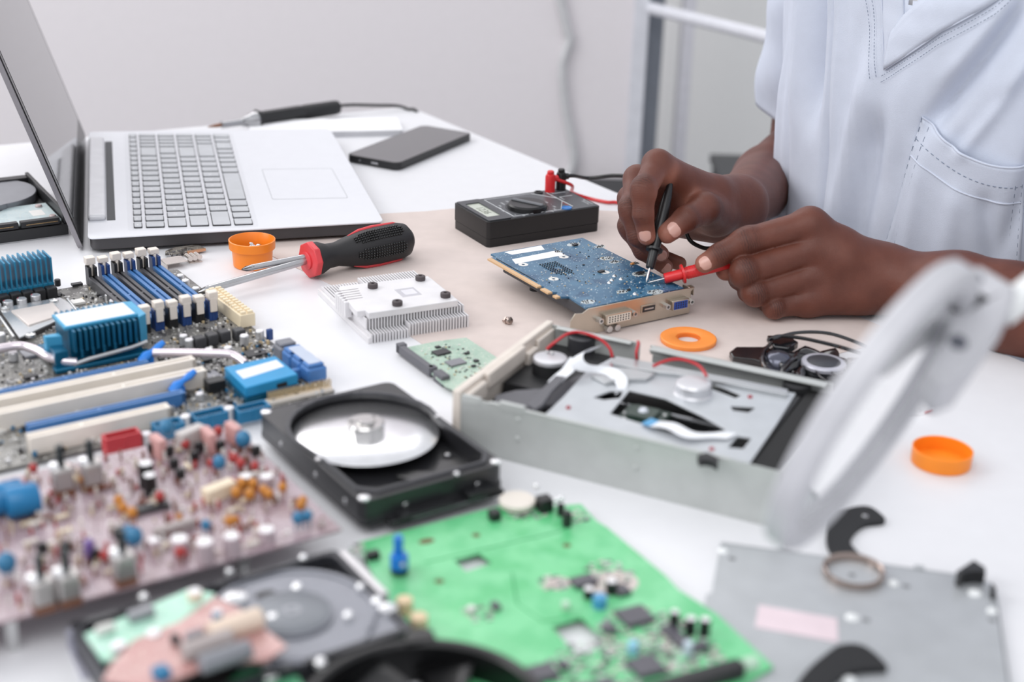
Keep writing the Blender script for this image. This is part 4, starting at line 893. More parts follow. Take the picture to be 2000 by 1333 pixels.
b = MB(); b.prism([(bx0+4, 2), (bx1-6, 2), (bx1-6, 21), (bx1-2, 24.5), (wg-8, 24.5), (bx0+16, 24.5), (bx0+10, 21.5), (bx0+3, 22.5), (bx0-1, 17), (bx0-1, 7)], -.5, .5); 
b.v = [(x, z_-1.2, y) for x, y, z_ in b.v]; b.f = [q[::-1] for q in b.f]
b.build('bracket', BRK, gc, bevel=.2)
b = MB(); b.box(bx1-6, bx1-5.2, -1, 10, 2, 24); b.box(bx1-5, bx1+3, 9.2, 10, 2, 10); b.box(bx1-5, bx1+3, 9.2, 10, 14, 22); b.box(bx1+2, bx1+3, 5, 10, 14, 22); b.build('bracket_tab', BRK, gc, bevel=.3)
def dsub(x, wd, mat, name, rows, cols, z=13.5, hgt=9):
    b = MB(); b.prism([(x-wd/2+1.5, z-hgt/2), (x+wd/2-1.5, z-hgt/2), (x+wd/2, z+hgt/2), (x-wd/2, z+hgt/2)], 1.5, 7); b.v = [(p, -q, r) for p, r, q in [(v[0], v[1], v[2]) for v in b.v]]
    o = b.build(name, BRK, gc, bevel=.5)
    b = MB(); b.box(x-wd/2+2, x+wd/2-2, -7.4, -6.9, z-hgt/2+1.2, z+hgt/2-1.2); o2 = b.build('insert', mat, o)
    b = MB()
    for i in range(rows):
        for j in range(cols): px = x-wd/2+4+(wd-8)*j/(cols-1); pz = z-hgt/2+2.6+(hgt-5)*i/max(rows-1, 1); b.box(px-.55, px+.55, -7.6, -7.3, pz-.55, pz+.55)
    b.build('pin_holes', CHIP, o)
    for s_ in (-1, 1):
        b = MB(); b.lathe([(2.6, -1.6), (2.6, -6.5), (1.4, -6.6), (1.3, -4), (0, -4)], (x+s_*(wd/2+3.6), 0, z), 6, 'y', False); b.v = [(v[0], v[1], v[2]) for v in b.v]; b.build('jack_screw', SLD, gc)
dsub(f.l(1190, 612, 13)[0], 27, M('dvi_white', (226, 218, 206), .5), 'video_port', 3, 8)
dsub(f.l(1312, 588, 13)[0], 18, M('vga_blue', (30, 70, 160), .4), 'video_port', 3, 5)
xh = f.l(1250, 592, 15)[0]; b = MB(); b.box(xh-7.6, xh+7.6, -2.6, -1.6, 10.8, 17.6); o = b.build('video_port', BRK, gc, bevel=.3)
MB().prism([(xh-6, 0), (xh+6, 0), (xh+6, 0), (xh+6, 0)][:0] or [(xh-6.4, -2.9), (xh+6.4, -2.9), (xh+6.4, -2.5), (xh-6.4, -2.5)], 11.8, 16.6).build('opening', CHIP, o); MB().box(xh-4.6, xh+4.6, -3.1, -2.7, 13.6, 14.8).build('contact_bar', SLD, o)
b = MB(); b.box(6, wg-4, 6, Lg-20, 12.5, zt-2.2); b.build('cooler_plate', M('cooler_dark', (60, 60, 64), .5), gc, bevel=1)
for k in range(4): MB().cyl(24+(wg-44)*(k % 2), 30+(Lg-74)*(k//2), 0, 13, 4.2, 16).build('cooler_post', CHIP, gc)
for u, v in ((1160, 612), (1178, 634)): x, y = f.l(u, v, 6); MB().lathe([(2.8, -1.6), (2.8, -7), (1.4, -7.2), (0, -7.2)], (x, 0, 5), 12, 'y').build('jack_screw', SLD, gc)
# ================================================================ white aluminium heatsink, fins down
pa, pb = P(725, 672, 0), P(920, 642, 0); an = math.atan2(pb[1]-pa[1], pb[0]-pa[0]); f = Fr((pa[0], pa[1], 0), an); ALU = M('white_aluminium', (226, 224, 226), .42, metal=.15)
hs_ = thing('heat_sink', 'white aluminium heatsink lying fins down on the mat edge', 'heatsink', (pa[0], pa[1], 0), an)
W_ = f.l(920, 642, 0)[0]; L_ = f.l(607, 577, 0)[1]
t = [f.l(u, v, 22) for u, v in ((720, 612), (890, 583), (823, 541), (650, 566))]
x0_, x1_, y0_, y1_ = t[0][0], t[1][0], t[0][1], t[3][1]
b = MB(); b.prism([(x0_, y0_), (x1_, y0_), (x1_, t[2][1]), (x0_, y1_+6), (x0_-3, y1_), (x0_-7, y0_+16), (x0_-7, y0_+7), (x0_, y0_+7)], 16.5, 22); b.build('base_plate', ALU, hs_, bevel=.4)
b = MB(); n = 34
for k in range(n):
    x = W_*k/n; hl = k < 13
    ya = 0 if hl else 2
    b.box(x, x+W_/n*.5, ya, L_-2, 0, 7.5 if hl else 11.)
    if x > x0_-4: b.box(x, x+W_/n*.5, y0_+1, min(y1_+10, L_-4), 7, 16.6)
b.build('fins', ALU, hs_)
b = MB(); b.box(-2.5, 0, 0, L_, 0, 5); b.build('side_rib', ALU, hs_, bevel=.3)
b = MB()
for k in range(5): yy = y1_-6-k*5.2; b.box(x0_-7.2, x0_-1+13-k, yy, yy+1.0, 22., 22.06)
b.build('slots', M('slot_grey', (120, 112, 114), .8), hs_)
for k in range(5): yy = y1_-6-k*5.2; MB().box(x0_-7-2, x0_-3, yy-4.2, yy, 8, 21.6, .4).build('block_tooth', ALU, hs_)
for u, v in ((728, 558), (821, 543), (870, 576), (776, 592)):
    x, y = f.l(u, v, 24); MB().lathe([(1.4, 22), (4.1, 22), (4.3, 23), (4.2, 25.6), (3.6, 26), (1.5, 26), (1.4, 24)], (x, y, 0), 28, ring=True).build('rubber_grommet', M('rubber_brown', (74, 66, 68), .6), hs_)
x, y = f.l(797, 571, 22); b = MB(); b.tf((x, y, 22)); b.box(-8.5, 8.5, -9.5, 9.5, 0, .08); b.build('pad_mark', M('pad_grey', (190, 188, 194), .5), hs_); b = MB(); b.tf((x+1, y, 22)); b.prism(rrect(-5.4, 5.4, -5.6, 5.6, 1, 3), .08, .2); b.build('thermal_pad', M('pad_pale', (222, 220, 228), .5), hs_)
x, y = f.l(846, 560, 22); 
# ================================================================ green drive controller board
pa = P(860, 748, 5); an = math.radians(33); f = Fr((pa[0], pa[1], 0), an); pc = thing('controller_board', 'small pale green drive board with a grey connector, beside the heatsink', 'circuit board', (pa[0], pa[1], 0), an)
q = [f.l(u, v, 5) for u, v in ((868, 752), (790, 680), (850, 668), (910, 660), (972, 700), (975, 760), (915, 775))]
b = MB(); b.prism(q, 3.6, 5.2); b.build('circuit_board', pcb('drive_pcb', (150, 178, 160), (164, 190, 172), (188, 206, 190), pitch=.9, cell=8), pc)
pa_, pb_ = f.l(783, 680, 5), f.l(865, 740, 5); L2 = math.hypot(pb_[0]-pa_[0], pb_[1]-pa_[1]); b = MB(); b.tf((pb_[0], pb_[1], 0), math.atan2(pa_[1]-pb_[1], pa_[0]-pb_[0])); b.box(14, L2, -1, 4, 2, 9); b.box(-4, 10, -4, 3, 0, 8.5); b.box(L2-5, L2+1, -3, 4, 2, 9.6); b.box(13, 19, -3, 3, 3, 9)
b.build('connector', M('connector_grey', (96, 96, 102), .45), pc, bevel=.5)
for u, v, w, d in ((862, 688, 13, 9), (890, 708, 14, 10), (855, 678, 4, 3), (912, 690, 4, 2.5), (930, 705, 4, 3), (925, 715, 3.4, 2.6), (945, 722, 4, 3)): chip(pc, *f.l(u, v, 6), w, d, 1.4, .05, 5.2, mat=(M('chip_grey', (130, 130, 136), .35) if u == 890 else None), pins=1 if w > 10 else 0)
bb = [min(a[0] for a in q)+3, max(a[0] for a in q)-3, min(a[1] for a in q)+6, max(a[1] for a in q)-8]; smd(pc, bb[0]+12, bb[1]-10, bb[2]+4, bb[3]-2, 150, SMDM, z=5.2, seed=8)
b = MB(); b.box(bb[0]+16, bb[0]+22, bb[2]+10, bb[2]+16, 0, 3.7); b.box(bb[1]-22, bb[1]-16, bb[3]-12, bb[3]-6, 0, 3.7); b.box(bb[0]+30, bb[0]+36, bb[3]-16, bb[3]-10, 0, 3.7); b.build('underside_pads', CHIP, pc)
# ================================================================ opened optical drive
oa = P(893+2, 852, 0); f = Fr((-34.0, 894.6, 0), math.radians(-25.74)); od = thing('optical_drive', 'opened grey optical drive with beige bezel, its laser sled exposed', 'disc drive', (-34.0, 894.6, 0), f.a)
GRY = M('sheet_steel', (190, 193, 191), .42, metal=.25); BEZ = M('beige_plastic', (222, 212, 202), .5); LG = M('sled_plate', (196, 200, 204), .38, metal=.45)
LX, LY, HZ = 222, 146, 41
MB().box(1, LX, 0, LY, 0, 1).build('floor_pan', GRY, od)
b = MB(); b.box(1, LX, 0, 1, 1, HZ-1.5); b.box(22, 190, -.3, 2.2, HZ-3, HZ-1); b.box(2, 16, -.4, 2, HZ-6, HZ); b.box(30, 48, -.4, 3, HZ-5, HZ+1); 
for x in (44, 128): b.lathe([(0, -.8), (1.6, -.8), (2.2, .2)], (x, 0, 18), 14, 'y'); b.lathe([(0, -.8), (1.2, -.8), (1.8, .2)], (x, 0, 32), 14, 'y')
b.build('side_panel', GRY, od, bevel=.3)
b = MB(); b.box(1, 72, LY-1, LY, 1, HZ); b.box(82, 220, LY-1, LY, 1, HZ-7); b.box(80, 215, LY-1, LY, HZ-7, HZ); b.box(6, 66, LY-6, LY, HZ-1, HZ); b.box(82, 212, LY-9, LY, HZ-1.2, HZ); b.build('side_panel', GRY, od, bevel=.3)
MB().box(LX-1.2, LX, 0, LY, 1, HZ-1).build('rear_panel', GRY, od, bevel=.3)
b = MB(); b.box(-5, 1, -1, 148, 0, 43); b.box(1, 6, 4, 30, 28, 40); b.box(1, 5, 34, 92, 32, 43.5); b.box(1, 6, 96, 112, 26, 36); b.box(1, 4, 116, 144, 20, 39); b.build('bezel', BEZ, od, bevel=1.)
DKI = M('tray_black', (34, 34, 36), .5)
b = MB(); b.box(3, LX-3, 3, LY-3, 1, 20); b.box(3, 62, 60, LY-3, 20, 27); b.build('chassis', DKI, od, bevel=.5)
b = MB(); b.prism([(20, 10), (46, 10), (46, 30), (60, 42), (62, 66), (56, 92), (48, 92), (40, 60), (20, 44), (12, 30)], 27, 31); b.build('loading_gear_cover', M('dark_grey_plate', (92, 92, 97), .45), od, bevel=.6)
# sled plate with windows
def q2(*uv): return [f.l(u, v, 35) for u, v in uv]
SZ = 34.5
b = MB(); sled = [(59, 9), (200, 9), (198, 70), (195, LY-19), (165, LY-22), (120, LY-24), (60, LY-26), (54, 88), (58, 40)]
wins = [[(93, 73.7), (119.5, 73.6), (150, 60), (172, 47), (165, 38), (142, 24.3), (96, 32)], [(76, 50), (82, 66), (90, 70), (92, 58), (84, 50)], [(181, 23), (190, 26), (190, 44), (181, 42)], [(139, 105), (139, 114), (163, 105), (161, 98)], [(162, 84), (178, 91), (176, 80), (166, 78)]]
b.prism(sled, SZ, SZ+1.4, wins); b.build('sled_plate', LG, od, bevel=.35)
b = MB(); b.prism([(62, 78), (76, 72), (84, 84), (98, 92), (100, 104), (84, 104), (66, 98)], SZ+1.4, SZ+4); b.build('bracket_plate', M('zinc_plate', (188, 190, 192), .3, metal=.6), od, bevel=.5)
b = MB(); b.prism([(64, LY-28), (92, LY-26), (130, LY-24), (190, LY-22), (192, LY-30), (140, LY-33), (112, LY-35), (96, LY-40), (80, LY-42), (66, LY-40)], SZ+1.4, SZ+4.5); b.build('bracket_plate', M('zinc_plate', 0), od, bevel=.5)
b = MB(); b.box(62, 198, 10, 16, SZ-8, SZ); b.box(60, 66, 16, LY-30, SZ-12, SZ); b.box(194, 199, 12, LY-20, SZ-12, SZ); b.build('sled_frame', DKI, od, bevel=.4)
xm, ym = f.l(1355, 752, 42); b = MB(); b.lathe([(0, SZ+9.6), (5, SZ+9.8), (11.4, SZ+9.4), (12.4, SZ+8.2), (12.6, SZ+2.4), (13.6, SZ+1.4)], (xm, ym, 0), 36); b.build('motor', M('motor_can', (212, 212, 216), .34, metal=.6), od)
xm2, ym2 = f.l(1075, 700, 38); b = MB(); b.lathe([(0, 39), (9, 39.2), (12, 38.6), (12.4, 37.4), (12.4, 20)], (xm2, ym2, 0), 36); mo = b.build('motor', M('motor_can', 0), od)
b = MB(); b.lathe([(12.7, 36), (12.9, 22)], (xm2, ym2, 0), 36); b.build('motor_sleeve', DKI, od)
for k in (0, 1): MB().sphere((xm2-5+k*4, ym2+5, 40), 1.3, 10).build('solder_joint', SLD, od)
xm3, ym3 = f.l(1137, 655, 38); MB().lathe([(0, 38), (9.5, 38), (10.5, 37), (10.5, 20)], (xm3, ym3, 0), 30).build('motor', M('dark_motor', (56, 56, 60), .35), od)
# laser pickup
b = MB(); b.box(98, 128, 34, 64, 22, 31); b.box(104, 122, 42, 60, 31, 33.5); b.build('laser_pickup', M('pickup_board', (40, 58, 50), .35), od, bevel=.6)
MB().lathe([(0, 35.4), (2.4, 35.2), (3.6, 33.6)], (112, 52, 0), 20).build('lens', M('lens_glass', (200, 205, 215), .05, coat=1.), od)
for x, y in ((101, 46), (104, 38), (124, 40), (126, 56)): MB().sphere((x, y, 31.6), 1.3, 10).build('solder_joint', SLD, od)
b = MB(); b.tube([(84, 36, 27), (180, 36, 27)], 1.6, 10); b.tube([(86, 66, 28), (180, 66, 28)], 1.6, 10); b.build('guide_rod', STEEL, od)
# ribbon cables
def ribbon(pts, w, wd, name, mat, par, th=.3):
    """pts: centre line, wd: sideways direction"""
    pts = spline(pts, 8); wd = V3(wd)/np.linalg.norm(wd); b = MB(); vs = []
    for p in pts:
        for s_ in (-1, 1): vs.append(tuple(V3(p)+wd*w/2*s_))
    for p in pts:
        for s_ in (-1, 1): vs.append(tuple(V3(p)+wd*w/2*s_-np.array([0, 0, th])))
    n = len(pts); fs = []
    for i in range(n-1): fs += [(2*i, 2*i+1, 2*i+3, 2*i+2), (2*n+2*i+2, 2*n+2*i+3, 2*n+2*i+1, 2*n+2*i), (2*i, 2*i+2, 2*n+2*i+2, 2*n+2*i), (2*i+1, 2*n+2*i+1, 2*n+2*i+3, 2*i+3)]
    b.add(vs, fs, True); return b.build(name, mat, par, angle=60)
RIB = M('ribbon_white', (236, 238, 242), .4)
def p3(u, v, z): x, y = f.l(u, v, z); return (x, y, z)
ribbon([p3(1276, 828, 38), p3(1310, 832, 40), p3(1350, 850, 39), p3(1400, 850, 38), p3(1430, 852, 37.5)], 11, (.25, 1, 0), 'ribbon_cable', RIB, od)
ribbon([p3(1262, 822, 37.4), p3(1282, 829, 38.3)], 11, (.25, 1, 0), 'ribbon_end', M('ribbon_blue', (84, 160, 208), .4), od)
ribbon([p3(1165, 680, 48), p3(1135, 690, 50), p3(1128, 705, 48), p3(1140, 718, 44), p3(1175, 722, 41), p3(1200, 730, 40), p3(1215, 748, 38), p3(1212, 765, 35)], 10, (.5, 1, .25), 'ribbon_cable', RIB, od)
ribbon([p3(1125, 700, 46), p3(1110, 722, 42), p3(1095, 735, 40), p3(1082, 748, 39)], 9, (1, .2, 0), 'ribbon_cable', RIB, od)
b = MB(); b.tf(); b.prism([f.l(u, v, 40) for u, v in ((1112, 708), (1126, 716), (1080, 762), (1060, 790), (1045, 800), (1030, 790), (1050, 768), (1070, 748))], 37, 40); b.build('lever_arm', M('dark_grey_plate', 0), od, bevel=.4)
WR = M('wire_red', (190, 34, 44), .4)
for pts in ([p3(1068, 682, 40), p3(1085, 668, 46), p3(1110, 652, 50), p3(1135, 650, 50), p3(1170, 662, 48), p3(1190, 680, 44), p3(1196, 698, 38)],
            [p3(1244, 702, 38), p3(1243, 688, 44), p3(1247, 672, 48), p3(1246, 668, 47)], [p3(1275, 716, 42), p3(1305, 704, 46), p3(1335, 703, 48), p3(1365, 715, 48), p3(1380, 735, 46)]):
    b = MB(); b.tube(spline(pts, 8), 1.1, 8); b.build('red_wire', WR, od)
RS = M('red_dot', (160, 30, 50), .4)
for u, v in ((1110, 797), (1197, 714), (1390, 878), (1465, 776), (1520, 770)): x, y = f.l(u, v, 36); MB().lathe([(0, 37.2), (1.4, 37), (1.8, 35.8)], (x, y, 0), 12).build('red_screw', RS, od)
b = MB(); b.prism([f.l(u, v, 39) for u, v in ((1362, 893), (1380, 888), (1402, 898), (1402, 912), (1392, 905), (1378, 902), (1366, 903))], 36, 40.5); b.build('rubber_clip', DKI, od)
b = MB(); b.box(LX-22, LX-1, 3, LY-4, 20, 34); b.build('rear_shroud', M('felt_black', (26, 26, 27), .8), od, bevel=.4)
b = MB(); b.prism(circ(LX-30, LY-6, 10, 20, PI, 2*PI), 22, 38); b.build('cable_guide', DKI, od)
# ================================================================ open hard drive with mirror platter
f = Fr((-86.1, 770.0, 6.2), math.radians(34.28)); dz = 6.2
hdr = thing('hard_drive', 'open black hard drive with its mirror-bright platter showing', 'hard drive', (-86.1, 770.0, dz), f.a)
CB = M('drive_black', (36, 36, 39), .38, coat=.2); W3, L3_ = 101.6, 147; TZ = 20
outer = rrect(0, W3, 0, L3_, 5, 4)
inner = [(14, 7), (W3-12, 7), (W3-5, 16), (W3-5, 70)]+[(51+49.2*math.cos(a), 92+50*math.sin(a)) for a in [i*PI/14 for i in range(0, 15)]]+[(5, 60), (5, 16)]
MB().prism(outer, .5, 5).build('floor_casting', CB, hdr, bevel=.8)
b = MB(); b.prism(rrect(0, W3, 0, L3_, 7, 4), 5, TZ-1.5, [inner]); b.build('wall_casting', CB, hdr, bevel=.6)
b = MB(); gin = [(x*.985+.8, y*.985+1.1) for x, y in inner]; gout = [(50.8+(x-50.8)*1.045, 73+(y-73)*1.035) for x, y in inner]
b.prism(gout, TZ-1.5, TZ, [gin]); b.build('gasket_rim', M('rim_grey', (54, 55, 60), .35, metal=.2), hdr, bevel=.4)
px, py = f.l(716, 872, 14); px, py = 51, 90
b = MB(); b.lathe([(12, 13.8), (48, 13.8), (48.4, 14.1), (48, 14.5), (12, 14.5)], (px, py, 0), 96, ring=True); b.build('platter', M('platter_mirror', (246, 246, 248), .24, metal=1.), hdr, angle=50)
b = MB(); b.lathe([(12, 5), (12, 9)], (px, py, 0), 40); b.build('motor_base', CB, hdr)
b = MB(); b.lathe([(0, 24), (6, 24), (6.4, 23.4), (6.4, 22.2), (11.6, 22.2), (12.4, 21.4), (12.4, 9)], (px, py, 0), 48); sp = b.build('spindle', M('spindle_steel', (214, 212, 210), .16, metal=1.), hdr)
for k in range(3): a = k*2*PI/3+.5; MB().cyl(px+9*math.cos(a), py+9*math.sin(a), 22.1, 22.5, 1.3, 12).build('screw_hole', CHIP, sp)
b = MB(); b.prism([(W3-30, 8), (W3-8, 14), (W3-8, 34), (W3-24, 40), (W3-36, 26)], 5, 9); b.prism([(58, 10), (70, 9), (66, 30), (50, 40), (44, 36)], 5, 8.5); b.build('magnet_bay', M('bay_black', (22, 22, 24), .3, coat=.4), hdr, bevel=.5)
for u, v, r in ((747, 950, 5.2), (792, 948, 2.2), (614, 900, 2.6), (875, 880, 2.4), (905, 905, 2), (915, 910, 2), (784, 797, 2)):
    x, y = f.l(u, v, 14 if v > 890 else 12); x = min(max(x, 9), W3-9); MB().lathe([(0, 9.4), (r*.4, 9.6), (r*.8, 9.2), (r, 8), (r, 5)], (x, y, 0), 20).build('screw_post', STEEL, hdr)
for x, y in ((3.5, 4), (W3-4, 4), (4, L3_-4), (W3/2+16, 1.5), (2.2, 62), (W3-2.6, 78)):
    MB().lathe([(0, TZ-.4), (1.6, TZ-.3), (3.4, TZ-.8), (3.6, TZ-2)] if x in (3.5, W3-4, 4) else [(0, TZ+.3), (1.6, TZ+.2), (1.9, TZ-1)], (x, y, 0), 18).build('bright_screw', M('bright_steel', (240, 240, 242), .2, metal=.6), hdr)
b = MB(); b.box(16, 97, -8, 3, .8, 4.2, .5); b.box(22, 60, -9, -2, 4.2, 6, .4); b.box(70, 92, -9.5, -1, 4, 8, .5); b.build('circuit_board', M('carrier_black', (30, 31, 33), .4), hdr, bevel=.3); b = MB(); b.box(30, 84, -8.6, -7.6, 2.4, 3.6); b.build('contact_row', M('contact_grey', (130, 130, 134), .35, metal=.5), hdr)
for y in (22, 62, 112): MB().lathe([(0, -.6), (1.6, -.5), (2.2, .4)], (0, y, 9), 14, 'x').build('side_screw', STEEL, hdr)
for x in (30, 82): MB().lathe([(0, -.5), (1.6, -.4), (2.2, .4)], (x, 0, 8), 14, 'y').build('side_screw', STEEL, hdr)
# ================================================================ motherboard
f = Fr((-127, 973, 0), math.radians(34.5)); mo_ = thing('motherboard', 'dark computer motherboard with blue heatsinks and rows of blue and black memory slots', 'motherboard', (-127, 973, 0), f.a)
ZB = 4.
MPCB = pcb('mobo_pcb', (70, 68, 66), (98, 95, 92), (160, 158, 152), (225, 222, 215), pitch=1.1, cell=10, tr=.2)
MB().prism([(-305, 0), (0, 0), (0, 303), (-305, 303)][:0] or [(-305, 0), (-2, 0), (0, 2), (0, 301), (-2, 303), (-305, 303)], ZB-1.6, ZB).build('circuit_board', MPCB, mo_)
b = MB()
for x in (-296, -150, -8):
    for y in (10, 150, 294): b.cyl(x, y, 0, ZB-1.6, 3, 12)
b.build('standoffs', SLD, mo_)['kind'] = 'stuff'
def X(u, v, h=ZB): return f.l(u, v, h)
BL = M('slot_blue', (66, 118, 176), .35); BK = M('slot_black', (70, 70, 74), .35); LAT = M('latch_cream', (232, 222, 212), .5); NVY = M('tower_blue', (34, 66, 124), .4)
fa, fb, fc = X(211, 541, 12), X(310, 524, 12), X(308, 620, 12)
y_top, y_bot = (fa[1]+fb[1])/2, (fc[1]+X(413, 594, 12)[1])/2; xp = (fb[0]-fa[0])/4
for k in range(6):
    x = fa[0]+(k-1)*xp; blue = k % 2 == 1; m_ = BL if blue else BK
    b = MB(); b.box(x-4.1, x-.9, y_bot-4, y_top+4, ZB, 13); b.box(x+.9, x+4.1, y_bot-4, y_top+4, ZB, 13); b.box(x-1, x+1, y_bot-4, y_top+4, ZB, 9.5); b.box(x-1, x+1, y_bot+54, y_bot+56.5, 9.5, 12.6)
    s_ = b.build('memory_slot', m_, mo_, bevel=.25)
    for yy, sg in ((y_top+4, 1), (y_bot-4, -1)):
        b = MB(); b.box(x-3.8, x-1.2, yy, yy+sg*9 if sg > 0 else yy, ZB, 21) if sg > 0 else b.box(x-3.8, x-1.2, yy-9, yy, ZB, 21); b.box(x+1.2, x+3.8, min(yy, yy+sg*9), max(yy, yy+sg*9), ZB, 21)
        b.box(x-1.3, x+1.3, min(yy+sg*6, yy+sg*9), max(yy+sg*6, yy+sg*9), ZB, 12); b.build('tower', NVY if blue else BLK, s_, bevel=.3)
        b = MB(); y0, y1 = min(yy+sg*3, yy+sg*9), max(yy+sg*3, yy+sg*9); b.box(x-1.2, x+1.2, y0, y1, 12, 24); h2 = 3. if (k+(sg > 0)) % 2 else 0; b.box(x-4., x+4., y0-(1.5 if sg < 0 else 0), y1+(1.5 if sg > 0 else 0), 22.5, 27+h2*.6); b.box(x-3., x+3., min(yy+sg*8.8, yy+sg*10.6), max(yy+sg*8.8, yy+sg*10.6), 12, 24); b.build('latch', LAT, s_, bevel=.5)
# expansion slots
def pslot(ra, rb, h, top, wdt, col, name, grooves=True, x_left=-230):
    (x1, y1) = X(*ra, h); b = MB(); w2 = wdt/2
    b.box(x_left, x1, y1-wdt, y1-wdt+wdt*.36, ZB, h); b.box(x_left, x1, y1-wdt*.36, y1, ZB, h); b.box(x_left, x1, y1-wdt+.5, y1-.5, ZB, h-3.5); b.box(x1-3, x1, y1-wdt, y1, ZB, h-.4)
    b.box(x1-62, x1-60, y1-wdt+1, y1-1, h-3, h-.2); return b.build(name, col, mo_, bevel=.25)
IV = M('slot_ivory', (232, 224, 214), .45)
pslot((286, 702), None, 14, 0, 6, BL, 'graphics_slot'); pslot((374, 694), None, 16, 0, 8.4, IV, 'expansion_slot', x_left=-230); pslot((395, 715), None, 17, 0, 9., IV, 'expansion_slot', x_left=X(30, 800, 17)[0]-14)
xl = X(50, 828, 14)[0]; pslot((355, 760), None, 14, 0, 7, BL, 'graphics_slot', x_left=xl); pslot((325, 786), None, 17, 0, 9., IV, 'expansion_slot', x_left=X(52, 850, 17)[0])
LBL = M('latch_blue', (24, 120, 210), .35)
for (u, v) in ((285, 694), (345, 752)):
    x, y = X(u, v, 13); b = MB(); b.box(x-2, x+5, y-3.5, y+3.5, ZB, 12, .5); b.tube([(x-5, y-2, 9), (x, y-1, 13), (x+5, y, 15), (x+10, y+1, 17), (x+15, y+1.5, 20)], [4.2, 4.8, 2.4, 3.6, 2.6], 12, flat=.7); b.build('slot_latch', LBL, mo_)
# chipset cooler
HB = M('anodised_blue', (16, 96, 128), .32, metal=.45); HBL = M('anodised_light', (70, 160, 200), .35, metal=.3); LW = M('sticker_white', (226, 230, 242), .4)
pA, pB = X(147, 712, 8), X(268, 682, 8); hx0, hx1 = pA[0], pB[0]+1; hy0 = (pA[1]+pB[1])/2; HT = 35; dpt = X(255, 592, HT)[1]-X(268, 612, HT)[1]+14
b = MB(); b.box(hx0-14, hx1+2, hy0-1, hy0+dpt+6, 7, 10); b.box(hx0, hx1, hy0+6, hy0+dpt, 10, HT-2); n = 12
for k in range(n): x = hx0+(hx1-hx0)*(k+.5)/n; b.box(x-1.1, x+1.1, hy0-1, hy0+8, 16, HT-2); b.box(x-.9, x+.9, hy0-2, hy0+5, 10, 18) if k % 2 else None; b.box(x-1, x+1, hy0+dpt-2, hy0+dpt+6, 12, HT-1)
b.build('cooler_fins', HB, mo_, bevel=.25)
b = MB(); b.box(hx0-3, hx1+3, hy0+6, hy0+dpt-1, HT-3, HT); b.prism([(hx1+2, hy0+2), (hx1+9, hy0+6), (hx1+9, hy0+dpt), (hx1+2, hy0+dpt+2)], 12, HT-1); b.prism([(hx0-4, hy0+10), (hx0-15, hy0+14), (hx0-16, hy0+18), (hx0-4, hy0+18)], 9, HT-8); b.build('cooler_cap', HBL, mo_, bevel=.6)
MB().box(hx0-1, hx1+1, hy0+8, hy0+dpt-3, HT, HT+.2).build('sticker', LW, mo_)
b = MB(); b.tube([(hx0-2, hy0-5, 9), (hx0+10, hy0-5, 11), (hx1-8, hy0-4, 13), (hx1+6, hy0+1, 13)], 1.8, 12); b.build('clip_wire', SLD, mo_)
b = MB(); b.box(hx0-16, hx1+6, hy0-7, hy0+2, ZB+.5, 8); b.box(hx0-14, hx0-4, hy0-2, hy0+12, 6, 20); b.build('cooler_foot', HB, mo_, bevel=.8)
# voltage cooler, its fins standing in a row
qx = X(112, 566, 9); vx1 = qx[0]; vy = qx[1]; b = MB()
for k in range(20): x = vx1-3-k*4.2; b.prism([(x-.7, vy), (x+.7, vy), (x+.7, vy+22), (x-.7, vy+22)], 12, 39-(0 if k % 2 else 1))
b.box(vx1-88, vx1-2, vy, vy+22, 10, 16); b.build('cooler_fins', M('anodised_blue2', (40, 132, 170), .4, metal=.35), mo_, bevel=.2)
for k in range(9): x = vx1-2-k*9.8; MB().box(x-8.8, x, vy-8, vy+1, ZB, 14, .6).build('inductor', M('inductor_black', (36, 36, 38), .55), mo_, bevel=.4)
for u, v in ((15, 588), (42, 583), (69, 576), (-8, 594)): cap(mo_, *X(u, v, 13), 4.1, 9, mark=M('cap_red', (206, 60, 90), .5), z=ZB)
cap(mo_, *X(112, 548, 9), 2.6, 6, body=CHIP, z=ZB)
# processor socket
pq = [X(u, v, 8) for u, v in ((-2, 604), (118, 583), (158, 606), (38, 662))]; pin = [X(u, v, 8) for u, v in ((22, 611), (104, 596), (124, 618), (56, 640))]
b = MB(); b.prism(pq, ZB, 7.5); b.build('socket_base', M('socket_dark', (70, 66, 66), .5), mo_); b = MB(); b.prism(pq, 7.5, 9, [pin]); sf = b.build('socket_frame', M('socket_steel', (206, 208, 210), .25, metal=.8), mo_, bevel=.4)
MB().prism(pin, 7.5, 10.2).build('processor', M('processor_lid', (226, 216, 210), .3, metal=.35), mo_, bevel=.6)
for u, v in ((10, 602), (105, 587), (60, 654)): MB().lathe([(0, 10.4), (1.2, 10.4), (1.6, 11), (3.6, 10.6), (4, 8.8)], (*X(u, v, 10), 0), 20).build('socket_screw', SLD, mo_)
b = MB(); b.tube([(*X(132, 585, 9), 9), (*X(165, 625, 9), 9)], 1.2, 8); b.tube([(*X(0, 622, 9), 10), (*X(28, 662, 9), 10)], 1.4, 8); b.build('socket_lever', SLD, mo_)
# heat pipes
HP = M('heat_pipe', (226, 216, 222), .2, metal=.7)
for pts, r in (([(-20, 684, 16), (0, 681, 16), (40, 676, 16), (70, 684, 15), (95, 698, 13), (125, 706, 11), (150, 708, 10)], 3.4), ([(300, 690, 14), (360, 690, 15), (440, 692, 15), (462, 698, 14), (480, 712, 12)], 3.4)):
    b = MB(); b.tube(spline([(*X(u, v, h), h) for u, v, h in pts], 6), r, 14); b.build('heat_pipe', HP, mo_)
